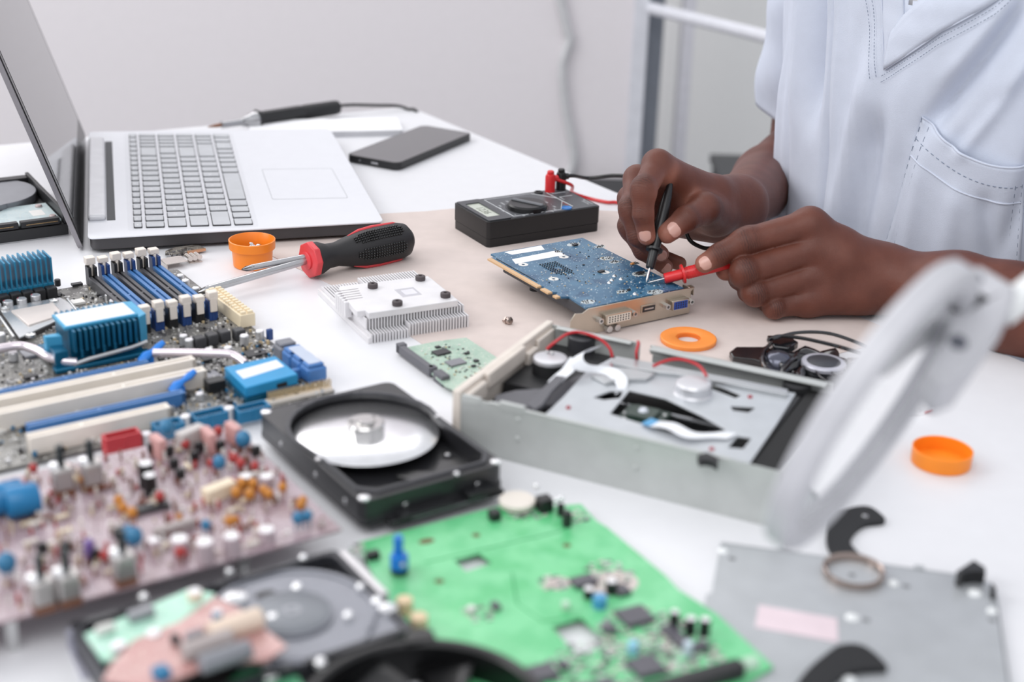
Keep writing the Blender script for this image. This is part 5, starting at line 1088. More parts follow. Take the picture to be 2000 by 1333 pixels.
# southbridge cooler
q = [X(u, v, 17) for u, v in ((438, 717), (538, 695), (582, 731), (480, 758))]; b = MB(); b.prism(q, 9, 17); b.build('cooler_block', M('cooler_blue', (34, 146, 200), .4, metal=.2), mo_, bevel=.8)
def inq(q, s, t): a, b_, c_, d_ = [np.array(p) for p in q]; return tuple((a*(1-s)+b_*s)*(1-t)+(d_*(1-s)+c_*s)*t)
MB().prism([inq(q, s, t) for s, t in ((.1, .28), (.93, .2), (.93, .55), (.1, .65))], 17, 17.15).build('sticker', LW, mo_)
b = MB(); b.prism([inq(q, s, t) for s, t in ((-.02, -.02), (1.02, -.02), (1.02, 1.02), (-.02, 1.02))], ZB+.5, 9); b.build('cooler_foot', HB, mo_)
p_ = inq(q, .68, 1.0); MB().box(p_[0]-4, p_[0]+4, p_[1]-.6, p_[1]+.3, 10.5, 13.5).build('cooler_window', BLK, mo_)
# edge connectors
q = [X(u, v, 17) for u, v in ((406, 560), (438, 562), (482, 606), (447, 617))]
xs = [p[0] for p in q]; ys = [p[1] for p in q]; ax0, ax1, ay0, ay1 = min(xs), max(xs), min(ys), max(ys); ax0 = ax1-13; CRM = M('connector_cream', (238, 222, 192), .5)
o = MB().box(ax0, ax1, ay0, ay1, ZB, 15).build('power_connector', CRM, mo_, bevel=.5); b = MB()
for k in range(12):
    for j in (0, 1): x = ax0+1.4+j*6; y = ay0+1.5+k*(ay1-ay0-2)/12; b.box(x, x+4.4, y, y+2.9, 15, 17)
b.build('pin_sockets', CRM, o, bevel=.2)
x, y = X(478, 598, 10); b = MB(); b.box(x-12, x-4, y-12, y-2, ZB, 12, .6); b.build('connector_clip', CRM, mo_, bevel=.8)
x0, y0 = X(640, 720, 14); SB = M('port_blue', (72, 122, 184), .35)
for k, m_ in enumerate((SB, SB, SB, M('port_grey', (122, 124, 132), .4))):
    y = y0+k*15.4; b = MB(); b.box(x0-16, x0, y, y+14.4, ZB, 16, 1.6); b.box(x0-15, x0-1.5, y+1.6, y+12.8, 16, 18.5, 1); b.build('data_port', m_, mo_, bevel=.5)
MB().prism(rrect(x0-13, x0-3, y0+4, y0+40, 2, 3), 18.5, 18.8).build('port_cover', M('port_pale', (186, 196, 214), .3), mo_)
for u, v, w, d, h, m_, nm in ((527, 664, 5, 4, 9, NVY, 'header'), (555, 745, 10, 5, 8, NVY, 'header'), (580, 740, 9, 5, 8, SB, 'header'), (612, 742, 6, 6, 12, M('led_green', (96, 190, 110), .3), 'indicator')): x, y = X(u, v, ZB); MB().box(x-w/2, x+w/2, y-d/2, y+d/2, ZB, ZB+h, .6).build(nm, m_, mo_, bevel=.4)
xa, ya = X(525, 790, 5); xb, yb = X(650, 762, 5); b = MB(); b.tf((xa, ya, 0), math.atan2(yb-ya, xb-xa)); Lb = math.hypot(xb-xa, yb-ya); b.box(0, Lb, 0, 6, ZB, 6.5); b.build('header_strip', IV, mo_)
b = MB(); b.tf((xa, ya, 0), math.atan2(yb-ya, xb-xa)); k = 1.
while k < Lb: b.box(k, k+.6, 1, 1.6, 6, 13); b.box(k, k+.6, 4, 4.6, 6, 13); k += 2.3
b.build('header_pins', M('pin_brass', (206, 182, 140), .3, metal=.7), mo_)['kind'] = 'stuff'
DB = M('connector_teal', (20, 112, 156), .4)
for u, v, w in ((328, 828, 20), (408, 808, 24), (492, 796, 24), (250, 848, 16)):
    x, y = X(u, v, 12); b = MB(); b.prism([(x-w/2, y-6), (x+w/2, y-6), (x+w/2, y+6), (x-w/2, y+6)], ZB, 13, [[(x-w/2+1.5, y-4), (x+w/2-1.5, y-4), (x+w/2-1.5, y+4), (x-w/2+1.5, y+4)]]); b.box(x-2, x+2, y-6.6, y-5, ZB, 13.5); o = b.build('drive_connector', DB, mo_, bevel=.3); b = MB()
    k = x-w/2+2.5
    while k < x+w/2-2: b.box(k, k+.7, y-1.8, y-1.1, ZB, 11); b.box(k, k+.7, y+1, y+1.7, ZB, 11); k += 2.5
    b.build('pins', SLD, o)
x, y = X(237, 852, 16); b = MB(); b.prism([(x-12, y-5), (x+12, y-5), (x+12, y+5), (x-12, y+5)], ZB+4, 18, [[(x-10.5, y-3.2), (x+10.5, y-3.2), (x+10.5, y+3.2), (x-10.5, y+3.2)]]); b.box(x-12, x+12, y-5, y+5, ZB, ZB+4.2); b.box(x-2, x+1, y-5.6, y-4.6, ZB+4, 16); b.build('drive_connector', M('connector_red', (190, 52, 60), .4), mo_, bevel=.4)
for u, v in ((389, 660), (413, 654), (437, 648), (466, 645)): x, y = X(u, v, 12); MB().box(x-4.5, x+4.5, y-4.5, y+4.5, ZB, 13, .8).build('inductor', CHOKE, mo_, bevel=.5)
for u, v, r, h in ((358, 655, 3.3, 8), (369, 663, 3.5, 8), (477, 655, 3.6, 9), (507, 646, 3.4, 8), (352, 537, 3.2, 8), (362, 547, 3.4, 8), (382, 562, 3.2, 8), (280, 652, 2.4, 8), (445, 678, 3.4, 5), (407, 682, 3.4, 4), (212, 575, 3.2, 7), (221, 586, 3.3, 7), (232, 590, 3, 6), (362, 812, 3.6, 10), (447, 796, 3.6, 10), (285, 846, 3.4, 11), (0, 652, 4, 12), (200, 826, 3.4, 9), (390, 768, 3, 6), (25, 688, 3.6, 7)): cap(mo_, *X(u, v, ZB+h), r, h, z=ZB, top=M('cap_pale', (236, 232, 236), .4))
for u, v, w, d, mt in ((395, 738, 26, 15, M('chip_grey2', (150, 150, 156), .35)), (62, 690, 14, 14, M('chip_grey2', 0)), (498, 690, 16, 12, CHIP), (410, 700, 13, 8, CHIP), (150, 555, 9, 5, CHIP), (60, 735, 10, 6, CHIP), (320, 700, 8, 5, CHIP), (180, 600, 18, 5, M('chip_pale', (200, 200, 200), .4)), (150, 590, 12, 9, WSM), (420, 760, 13, 10, BLK), (345, 775, 18, 8, CHIP), (115, 575, 5, 4, CHIP)): chip(mo_, *X(u, v, ZB+1.4), w, d, 2.2 if mt is not BLK else 9, 0, ZB, mt, pins=1 if w > 9 else 0)
smd(mo_, -240, -3, 60, 296, 1500, SMDM+[CANS], z=ZB, smin=.6, smax=2.4, hmax=2.2, seed=4, avoid=[(ax0-70, ax1-12, y_bot-10, y_top+10)])
smd(mo_, -240, -3, 2, 120, 900, SMDM+[CANS, DB], z=ZB, smin=.6, smax=2.8, hmax=3.5, seed=6, name='surface_parts')
# ================================================================ pink-brown amplifier board lying over the motherboard edge
ZP = 21.; pa = P(667, 1034, ZP+1.6); f = Fr((pa[0], pa[1], 0), math.radians(33.4)); pk_ = thing('component_board', 'pinkish brown board crowded with tall parts, resting over the motherboard edge', 'circuit board', (pa[0], pa[1], 0), f.a)
ZT = ZP+1.6; q1 = f.l(470, 830, ZT); q2_ = f.l(0, 1212, ZT)
PY = q1[1]; PB_ = pcb('pink_pcb', (140, 116, 122), (160, 140, 148), (180, 166, 174), (214, 202, 198), pitch=1.6, cell=14, tr=.16)
MB().prism([(-250, 1), (0, 0), (0, PY), (-250, PY)], ZP, ZT).build('circuit_board', PB_, pk_)
b = MB(); b.box(-60, -54, 8, 14, 0.2, ZP); b.box(-190, -184, 6, 12, 0.2, ZP); b.build('support_posts', SLD, pk_)['kind'] = 'stuff'
def Y(u, v, h=ZT): return f.l(u, v, h)
POT = M('pot_metal', (186, 182, 180), .3, metal=.6); BRN = M('phenolic_brown', (120, 78, 58), .6); AMB = M('dipped_amber', (196, 128, 48), .3); CBL = M('dipped_blue', (50, 118, 158), .3); RD = M('dipped_red', (172, 58, 56), .35); CRMC = M('film_cream', (232, 216, 190), .5); PNK = M('film_pink', (206, 156, 152), .45); VIO = M('violet_case', (110, 84, 150), .4)
def pot(u, v, s=1.):
    x, y = Y(u, v, ZT+22*s); o = MB().box(x-6*s, x+6*s, y-5*s, y+5*s, ZT+3, ZT+18*s, 1.2).build('potentiometer', POT, pk_, bevel=.6)
    MB().box(x-5.6*s, x+5.6*s, y-5.6*s, y+4.6*s, ZT, ZT+4).build('base', BRN, o)
    MB().lathe([(0, ZT+32*s), (2, ZT+32*s), (2.3, ZT+31*s), (2.3, ZT+18*s)], (x, y, 0), 14).build('shaft', M('shaft_dark', (36, 44, 46), .4), o)
    MB().lathe([(0, ZT+21*s), (3, ZT+20.6*s), (3.8, ZT+18*s)], (x-3.4*s, y+1, 0), 14).build('bushing', M('bright_steel', (240, 240, 242), .2, metal=.6), o)
for u, v in ((118, 900), (176, 890), (78, 1118), (128, 1106), (238, 1068)): pot(u, v)
def blob(u, v, r, mat, h=6, sq=.7, name='dipped_capacitor', z=None):
    x, y = Y(u, v, ZT+h); o = MB(); o.sphere((x, y, ZT+h), r, 16, 1.15); b = o; b.tube([(x-r*.5, y, ZT), (x-r*.5, y, ZT+h)], .35, 5); b.tube([(x+r*.5, y, ZT), (x+r*.5, y, ZT+h)], .35, 5); return b.build(name, mat, pk_)
for u, v, r in ((472, 945, 3.3), (462, 962, 3.4), (488, 965, 3.4), (494, 945, 3.2), (515, 958, 3.), (525, 965, 3.), (552, 952, 2.8), (587, 986, 2.8), (592, 978, 2.6), (448, 1018, 3), (458, 1016, 2.6), (232, 978, 3), (240, 992, 3), (258, 1002, 3.2), (162, 938, 2.6), (350, 1010, 2)): blob(u, v, r, AMB)
for u, v, r in ((65, 915, 2.8), (131, 912, 2.6), (362, 868, 3), (412, 905, 2.4), (312, 970, 3), (458, 895, 3), (470, 905, 3), (498, 910, 2.6), (205, 1085, 3), (352, 1078, 3.4), (426, 842, 3)): blob(u, v, r, RD)
for u, v, r in ((475, 858, 5), (428, 903, 4.2), (262, 1048, 5), (12, 1100, 5.5), (402, 1026, 3), (582, 1012, 3.6), (600, 1008, 3.2), (325, 835, 5), (250, 1040, 4)): blob(u, v, r, CBL, 8)
for u, v in ((12, 972), (42, 978)):
    x, y = Y(u, v, ZT+10); b = MB(); b.lathe([(0, -9), (8.5, -9), (9.5, -7.5), (9.5, 8), (8.5, 9.5), (0, 9.5)], (x, y, ZT+10), 26, 'x'); b.build('film_capacitor', M('film_blue', (24, 116, 168), .35), pk_)
for u, v, r, h in ((350, 1052, 5.2, 12), (399, 1058, 5.2, 13), (452, 1046, 5, 13), (520, 1034, 5, 8), (284, 905, 4.6, 16), (292, 928, 4., 14), (480, 930, 4.2, 7), (300, 1055, 3.6, 8), (520, 930, 4.4, 6)):
    bk = (u, v) in ((284, 905), (292, 928), (480, 930)); cap(pk_, *Y(u, v, ZT+h), r, h, z=ZT, body=(M('sleeve_black', (26, 26, 28), .4) if bk else M('sleeve_mauve', (190, 172, 178), .4)), top=M('cap_top', (238, 236, 238), .3))
def bar(u0, v0, u1, v1, w, h, mat, name, z=ZT, up=0):
    a, c_ = Y(u0, v0, z+h), Y(u1, v1, z+h); L_ = math.hypot(c_[0]-a[0], c_[1]-a[1]); b = MB(); b.tf((a[0], a[1], 0), math.atan2(c_[1]-a[1], c_[0]-a[0])); b.box(0, L_, -w/2, w/2, z+up, z+h, .6); return b.build(name, mat, pk_, bevel=.4)
bar(398, 958, 455, 936, 8, 9, CRMC, 'power_resistor'); bar(348, 848, 395, 828, 8, 13, M('resistor_grey', (196, 190, 188), .5), 'power_resistor'); bar(258, 996, 330, 980, 7, 3.5, CHIP, 'chip'); bar(300, 1035, 378, 1012, 5, 6, M('film_grey', (170, 160, 158), .5), 'slide_switch')
bar(298, 846, 318, 862, 6, 14, PNK, 'film_capacitor'); bar(398, 832, 416, 850, 6, 14, PNK, 'film_capacitor'); bar(445, 822, 466, 838, 6, 13, PNK, 'film_capacitor'); bar(170, 1052, 176, 1060, 5, 14, VIO, 'violet_capacitor')
for u, v in ((297, 874), (330, 880), (389, 872), (430, 870), (340, 905), (380, 890), (352, 925), (128, 1068), (82, 1070), (232, 1040), (186, 1083), (500, 880)): x, y = Y(u, v, ZT+6); MB().box(x-3, x+3, y-1.8, y+1.8, ZT+2, ZT+9, .8).build('transistor', M('sleeve_black', 0), pk_, bevel=.3)
r_ = random.Random(9)
TANS = [M('axial_tan', (202, 186, 160), .5), M('axial_grey', (176, 160, 156), .5), M('axial_brown', (128, 84, 72), .5), M('axial_white', (226, 218, 210), .5), CRMC]
for k in range(46):
    u, v = r_.uniform(20, 640), r_.uniform(880, 1150)
    x, y = Y(u, v); 
    if not (-245 < x < -5 and 4 < y < PY-4): continue
    b = MB(); an_ = r_.choice((0, PI/2, .1)); b.tf((x, y, ZT+2.2), an_); b.lathe([(0, -3.4), (1.5, -3.4), (1.6, -2.4), (1.3, -1.8), (1.3, 1.8), (1.6, 2.4), (1.5, 3.4), (0, 3.4)], axis='x', n=12); b.tube([(-6, 0, -2), (-6, 0, 0), (6, 0, 0), (6, 0, -2)], .3, 5); b.build('resistor', TANS[k % 5], pk_)
smd(pk_, -240, -4, 6, PY-6, 620, [TANS[0], TANS[3], TANS[2], TANS[1], RD, WSM, BRN], name='small_parts', z=ZT, smin=.7, smax=2.2, hmax=7, seed=12)
# ================================================================ closed drive mechanism in front, with scrap boards on it
ZH = 19.; pa = P(810, 1228, ZH); pb = P(655, 1072, ZH); ang = math.atan2(pb[1]-pa[1], pb[0]-pa[0])-PI/2; f = Fr((pa[0], pa[1], 0), ang)
h2 = thing('hard_drive', 'stripped hard drive casting with grey rings and scrap boards lying on it', 'hard drive', (pa[0], pa[1], 0), ang); GC = M('casting_grey', (134, 136, 144), .35, metal=.3); LY2 = f.l(655, 1072, ZH)[1]; LX2 = f.l(150, 1235, ZH)[0]
MB().prism(rrect(LX2, 0, 0, LY2, 4, 3), .3, 12).build('casting', CB, h2, bevel=.8)
b = MB(); b.prism(rrect(LX2, 0, 0, LY2, 4, 3), 12, ZH, [rrect(LX2+4, -4, 4, LY2-4, 6, 4)]); b.build('wall_casting', M('rim_grey', 0), h2, bevel=.5)
cx_, cy_ = f.l(570, 1195, ZH); b = MB()
b.prism([(-4, 4), (-4, 44), (cx_+42, cy_+22)]+[(cx_+46*math.cos(a), cy_+43*math.sin(a)) for a in [.4+i*.14 for i in range(16)]]+[(cx_-48, cy_+6), (cx_-40, cy_-26), (-56, 4)], 12, 16.5); b.build('cover_plate', GC, h2, bevel=.8)
for r0, r1, z in ((42, 45.5, 17.6), (20, 22, 18.6)): MB().lathe([(r0, 16), (r0, z), (r1, z), (r1, 16)], (cx_, cy_, 0), 64, ring=True).build('ring', GC, h2, bevel=.3)
MB().lathe([(0, 19.6), (18, 19.8), (20.5, 19), (20.5, 16)], (cx_, cy_, 0), 48).build('hub', M('hub_grey', (120, 124, 130), .35, metal=.3), h2)
b = MB(); b.prism([(cx_-4+6*math.cos(a), cy_+26+3*math.sin(a)) for a in [i*PI/8 for i in range(16)]], 16.4, 17); b.build('slot_opening', BLK, h2)
MB().lathe([(2, 19.7), (2, 20), (5, 20), (5, 19.7)], (cx_, cy_, 0), 24, ring=True).build('hub_washer', M('washer_grey', (150, 152, 158), .4, metal=.3), h2)
b = MB(); 
for p_, q_, r_r in (((cx_+28, cy_-34, 17), (cx_+50, cy_-8, 17), 1.6), ((cx_-36, cy_+34, 17), (cx_-20, cy_+14, 17), 2), ((cx_-30, cy_-34, 17.5), (cx_-14, cy_-44, 17.5), 3)): MB().tube([p_, q_], r_r, 8).build('rib', GC, h2)
for u, v, r in ((758, 1186, 5), (736, 1172, 3), (640, 1012, 0), (592, 1088, 2.4), (448, 1114, 2.4), (280, 1164, 2.6), (704, 1145, 2.4), (460, 1165, 6.5), (532, 1205, 3.4), (626, 1292, 3), (680, 1200, 2.6), (580, 1145, 3)):
    if not r: continue
    x, y = f.l(u, v, ZH); MB().lathe([(0, ZH+1.4), (r*.6, ZH+1.2), (r, ZH), (r, ZH-3)], (min(x, -2), y, 0), 20).build('bright_screw', M('bright_steel', 0), h2)
MB().box(-.5, 5.5, LY2*.42, LY2-2, 4, ZH-1).build('side_rail', M('rail_silver', (206, 204, 206), .3, metal=.5), h2, bevel=.6)
# scrap boards on top
ZS = ZH+3; 
def scrap(name, lab, uv, mat, org, z, parts):
    pa = P(*org, z); g = Fr((pa[0], pa[1], 0), math.radians(36)); t = thing(name, lab, 'circuit board', (pa[0], pa[1], 0), g.a); b = MB(); b.prism([g.l(u, v, z+1.6) for u, v in uv], z, z+1.6); b.build('circuit_board', mat, t)
    for (k, u, v, a, c_, m_) in parts:
        x, y = g.l(u, v, z+1.6+(c_ if k == 'c' else 4))
        if k == 'c': cap(t, x, y, a, c_, z=z+1.6, body=m_, top=M('cap_top', 0))
        elif k == 'b': MB().box(x-a, x+a, y-c_, y+c_, z+1.6, z+7, 1).build('chip', m_, t, bevel=.4)
        elif k == 'l':
            b = MB(); b.tf((x, y, z+6)); b.lathe([(0, -a), (c_-.8, -a), (c_, -a+1), (c_, a-1), (c_-.8, a), (0, a)], axis='x', n=20); b.build('film_capacitor', m_, t)
    return t
scrap('circuit_board', 'mint green scrap board lying on the stripped hard drive', [(165, 1240), (255, 1200), (370, 1150), (420, 1160), (360, 1230), (240, 1285), (200, 1290)], pcb('mint_pcb', (150, 206, 182), (172, 214, 196), (196, 226, 212), pitch=1.2, cell=9), (250, 1240), ZS, [('c', 232, 1258, 4, 5, SLD), ('c', 300, 1235, 4, 5, SLD), ('b', 205, 1225, 5, 2, WSM), ('b', 275, 1195, 7, 3, M('chip_grey2', 0))])
scrap('circuit_board', 'pink scrap board with cream capacitors lying on the stripped hard drive', [(262, 1250), (350, 1215), (420, 1165), (470, 1190), (520, 1230), (560, 1262), (520, 1290), (430, 1290), (300, 1345), (200, 1330), (215, 1300)], pcb('pink2_pcb', (176, 126, 122), (190, 144, 140), (204, 170, 166), pitch=1.4, cell=9), (400, 1270), ZS+4, [('l', 460, 1225, 14, 6, M('film_cream2', (226, 206, 188), .5)), ('l', 405, 1262, 13, 5, M('film_grey', 0)), ('l', 440, 1285, 13, 5, M('sleeve_grey', (130, 132, 138), .4)), ('c', 424, 1195, 2.6, 7, DB), ('c', 418, 1255, 3, 5, WSM), ('b', 342, 1245, 2, 3, CHIP), ('b', 315, 1310, 4, 4, DB), ('c', 380, 1155, 4, 5, CRMC), ('b', 380, 1238, 5, 2, M('chip_grey2', 0))])
scrap('circuit_board', 'dark green scrap board at the near edge below the stripped drive', [(430, 1345), (470, 1310), (540, 1285), (575, 1310), (600, 1350), (480, 1420), (400, 1400)], pcb('green2_pcb', (52, 132, 92), (64, 148, 106), (110, 180, 140), pitch=1.2, cell=9), (500, 1340), 12, [('c', 526, 1316, 4.6, 4, SLD)])
pa = P(150, 1250, 3); t = thing('metal_bracket', 'pale bent metal bracket on the table beside the stripped drive', 'bracket', (pa[0], pa[1], 0), math.radians(-62))
b = MB(); b.box(0, 34, -5, 6, 0, 1.4); b.box(0, 34, 5, 6, 0, 12); b.box(0, 4, -5, 6, 1, 12); b.build('plate', M('bracket_pale', (190, 190, 204), .35, metal=.4), t, bevel=.5); b = MB(); b.cyl(2, 0, 12, 14, 3, 14); b.build('stud', CHIP, t)
# ================================================================ green board under the open drive
ZG = 4.; pa = P(690, 1078, ZG+1.6); f = Fr((pa[0], pa[1], 0), math.radians(27)); gb = thing('circuit_board', 'large bright green circuit board with square cut-outs, partly under the open drive', 'circuit board', (pa[0], pa[1], 0), f.a)
def Z(u, v, h=ZG+1.6): return f.l(u, v, h)
GPC = pcb('green_pcb', (84, 186, 120), (112, 202, 142), (134, 212, 164), (120, 200, 140), pitch=1.8, cell=20, tr=.1)
out = [Z(700, 1060), Z(1000, 982), Z(1060, 990), Z(1135, 985), Z(1165, 1018), Z(1185, 1030), Z(1300, 1125), Z(1325, 1152), Z(1400, 1200), Z(1510, 1302), Z(1440, 1345), Z(1100, 1420), Z(960, 1420), Z(830, 1280), Z(760, 1195)]
hA = [Z(u, v) for u, v in ((886, 1094), (936, 1080), (962, 1100), (910, 1117))]; hB = [Z(u, v) for u, v in ((1077, 1224), (1135, 1206), (1192, 1258), (1128, 1282))]
MB().prism(out, ZG, ZG+1.6, [hA, hB]).build('circuit_board', GPC, gb)
b = MB()
for u, v in ((720, 1085), (1100, 1000), (1400, 1230), (960, 1250), (1200, 1380)): x, y = Z(u, v); b.cyl(x, y, 0, ZG, 3, 10)
b.build('support_posts', CHIP, gb)['kind'] = 'stuff'
for u, v, r in ((858, 1136, 1.6), (930, 1046, 1.5), (1107, 1066, 1.5)): MB().lathe([(0, ZG+1.7), (r, ZG+1.75), (r*1.7, ZG+1.62)], (*Z(u, v), 0), 16).build('drill_hole', M('hole_brown', (96, 92, 50), .6), gb)
MB().prism([(p[0]*1.0, p[1]) for p in circ(*Z(833, 1058), 5, 14, ry=2.6)], ZG+1.6, ZG+1.9).build('scorch_mark', M('scorch', (110, 80, 50), .6), gb)
cap(gb, *Z(1010, 978, 10), 11.5, 3.6, z=ZG+3.4, body=M('buzzer_cream', (226, 218, 208), .4), name='buzzer'); MB().cyl(*Z(1010, 982, 8), ZG+1.6, ZG+3.5, 9, 24).build('buzzer_base', CHIP, gb)
GB = ZG+1.6
def gbox(u, v, w, d, h, m_, nm, up=0, bev=.5): x, y = Z(u, v, GB+h); return MB().box(x-w/2, x+w/2, y-d/2, y+d/2, GB+up, GB+h, .6).build(nm, m_, gb, bevel=bev)
BKC = M('jack_black', (28, 28, 30), .35)
gbox(1064, 972, 9, 9, 9, BKC, 'socket'); gbox(1108, 1000, 5, 5, 10, BKC, 'socket'); gbox(1096, 985, 4, 4, 8, BKC, 'socket'); gbox(966, 998, 7, 7, 6, BKC, 'socket'); gbox(728, 1078, 8, 5, 5, BKC, 'socket')
for u, v in ((1096, 974), (1086, 978), (1048, 950)): x, y = Z(u, v, GB+10); MB().sphere((x, y, GB+10), 2, 12).build('bright_pin', M('bright_steel', 0), gb)
x, y = Z(780, 1100, GB+6); k_ = MB().cyl(x, y, GB, GB+8, 5.2, 24, .4).build('knob_base', BKC, gb)
x, y = Z(780, 1090, GB+14); MB().lathe([(0, GB+16), (4.8, GB+16), (5.2, GB+15), (5.2, GB+8), (0, GB+8)], (x, y, 0), 24).build('trimmer_knob', M('knob_blue', (28, 116, 200), .35), gb)
MB().lathe([(0, GB+27), (2.4, GB+27), (2.8, GB+26), (2.8, GB+16)], (x, y+1.5, 0), 18).build('trimmer_shaft', M('knob_blue', 0), gb); MB().sphere((x, y-4.9, GB+12), 1.5, 10).build('trimmer_screw', SLD, gb)
for u, v, r, h, m_ in ((790, 1170, 4.6, 9, M('cap_tan', (220, 196, 160), .4)), (818, 1203, 4.8, 9, M('cap_tan', 0)), (1172, 1165, 4, 7, M('cap_sky', (70, 150, 196), .35)), (1237, 1255, 2.8, 7, M('cap_skyl', (150, 208, 232), .3)), (1318, 1195, 2.6, 10, BKC), (1350, 1208, 3, 10, BKC), (1378, 1210, 3, 10, BKC), (1150, 1150, 3, 6, BKC), (1195, 1135, 3.4, 8, BKC), (1105, 1176, 2.4, 5, M('cap_mint', (190, 220, 196), .4)), (920, 1186, 2.4, 2, WSM), (1345, 1255, 2.6, 8, M('cap_mint2', (200, 214, 226), .4))): cap(gb, *Z(u, v, GB+h), r, h, z=GB, body=m_, top=(M('cap_top', 0) if m_ is BKC else None))
QF = M('chip_violet', (84, 82, 90), .35)
for u, v, w, d in ((1140, 1132, 14, 9), (1240, 1200, 17, 15), (1262, 1298, 16, 15), (1320, 1240, 8, 20), (1215, 1150, 8, 8), (1100, 1295, 5, 6), (1060, 1310, 14, 12), (968, 1180, 4, 6), (1190, 1225, 7, 6), (1365, 1260, 10, 6), (1170, 1340, 18, 10)): chip(gb, *Z(u, v, GB+3), w, d, 3, 0, GB, QF, pins=1 if w > 10 else 0)
pa_, pb_ = Z(1290, 1335, GB+7), Z(1478, 1284, GB+7); b = MB(); b.tf((pa_[0], pa_[1], 0), math.atan2(pb_[1]-pa_[1], pb_[0]-pa_[0])); Lq = math.hypot(pb_[0]-pa_[0], pb_[1]-pa_[1]); b.box(-10, Lq-10, -6, 3, GB, GB+8, 1); b.build('edge_socket', BKC, gb, bevel=.6); b = MB(); b.tf((pa_[0], pa_[1], 0), math.atan2(pb_[1]-pa_[1], pb_[0]-pa_[0])); b.lathe([(0, -4), (3.4, -4), (3.4, 4), (0, 4)], (Lq-6, -2, GB+6), 16, 'x'); b.build('socket_ferrule', M('cap_mint', 0), gb)
LGM = [M('silk_pale', (196, 216, 200), .5), M('smd_grey', (150, 146, 150), .4), M('smd_dark', (96, 92, 96), .4), M('silk_pink', (206, 196, 190), .5)]
x0, y0 = Z(1200, 1200)
for (u, v, r, n, sd) in ((1080, 1140, 8, 40, 1), (1190, 1120, 14, 90, 2), (1260, 1240, 26, 260, 3), (1330, 1280, 22, 200, 4), (1170, 1310, 26, 220, 5), (935, 1200, 9, 30, 6), (1030, 1000, 12, 60, 7), (1120, 1010, 10, 40, 8), (700, 1075, 6, 20, 9)):
    x, y = Z(u, v); q = random.Random(sd); b = MB()
    for _ in range(n): a, rr = q.random()*2*PI, r*math.sqrt(q.random()); w = q.uniform(.5, 1.8); b.cur = q.randrange(4); px, py = x+rr*math.cos(a), y+rr*math.sin(a); b.box(px-w, px+w, py-w*.6, py+w*.6, GB, GB+q.uniform(.1, .9))
    b.build('surface_parts', LGM, gb)['kind'] = 'stuff'
b = MB(); b.prism([(Z(1195, 1140)[0]+16*math.cos(a), Z(1195, 1140)[1]+13*math.sin(a)) for a in [i*PI/9 for i in range(18)]], GB, GB+.05); b.prism([(Z(1090, 1140)[0]+8*math.cos(a), Z(1090, 1140)[1]+7*math.sin(a)) for a in [i*PI/9 for i in range(18)]], GB, GB+.05); b.build('pale_coating', LGM[3], gb)
b = MB(); b.tube([(*Z(830, 1100), GB), (*Z(1090, 1040), GB), (*Z(1120, 1020), GB)], .4, 4); b.tube([(*Z(1000, 1120), GB), (*Z(1010, 1180), GB), (*Z(1060, 1215), GB), (*Z(1130, 1205), GB)], .5, 4); b.build('board_track', M('track_green', (54, 160, 96), .5), gb)
# board hidden under the drive, dark carrier with contacts
pa = P(760, 1050, 2); f = Fr((pa[0], pa[1], 0), math.radians(30))
# ================================================================ black cooling fan at the bottom edge
c = P(830, 1330, 41); c[2] = 17; f_ = thing('cooling_fan', 'large round black cooling fan in front of the green circuit board', 'fan', (c[0], c[1], 0)); FK = M('fan_black', (12, 12, 14), .35)
MB().lathe([(56, 0), (60, 0), (61.5, 2), (61.5, 22), (60, 24), (57, 24), (55.5, 22)], n=72, ring=True).build('frame_ring', FK, f_, bevel=.3)
MB().lathe([(0, 22), (14, 22), (17, 20), (17.5, 16), (17.5, 4)], n=48).build('hub', FK, f_)
for k in range(7):
    a0 = k*2*PI/7; vs = []; fs = []
    for i in range(9):
        r = 17+i*4.6
        for j in range(5): a = a0+j*.14+i*.035; z = 19-j*3.2; vs.append((r*math.cos(a), r*math.sin(a), z)); 
    for i in range(8):
        for j in range(4): q = i*5+j; fs.append((q, q+5, q+6, q+1))
    b = MB(); b.add(vs, fs, True); o = b.build('blade', FK, f_, angle=80); s_ = o.modifiers.new('t', 'SOLIDIFY'); s_.thickness = .0014
for k in range(4):
    a = k*PI/2+.5; MB().tube([(16*math.cos(a), 16*math.sin(a), 1.5), (57*math.cos(a+.2), 57*math.sin(a+.2), 1.5)], 1.6, 8).build('strut', FK, f_)
q = P(838, 1262, 26); g = P(780, 1275, 24)
b = MB(); b.prism([(-14, 54), (2, 58), (0, 66), (-6, 69), (-13, 66)], 10, 25); b.build('mounting_lug', FK, f_, bevel=.8)
# ================================================================ pressed metal plate at the lower right with things on it
ZL = 3.6; pa = P(1410, 1060, ZL); pb = P(1942, 1132, ZL); an = math.atan2(pb[1]-pa[1], pb[0]-pa[0]); f = Fr((pa[0], pa[1], 0), an); mp_ = thing('cover_plate', 'flat grey steel cover plate with a pink sticker and a ring on it', 'metal plate', (pa[0], pa[1], 0), an)
Wp = math.hypot(*(pb-pa)[:2]); PLM = M('plate_steel', (184, 187, 190), .38, metal=.35)
def S(u, v, h=ZL): return f.l(u, v, h)
MB().prism([(0, 0), (Wp-8, 0), (Wp, -8), (Wp, -150), (-3, -150), (-3, -60), (0, -58)], ZL-1.2, ZL).build('panel', PLM, mp_, bevel=.4)
b = MB(); b.box(0, Wp-8, -.8, .4, 0, ZL); b.box(Wp-1, Wp, -150, -8, 0, ZL); b.box(-3.4, -2.6, -150, -60, 0, ZL); b.box(-.6, .2, -58, 0, 0, ZL); b.build('folded_edge', PLM, mp_)
b = MB()
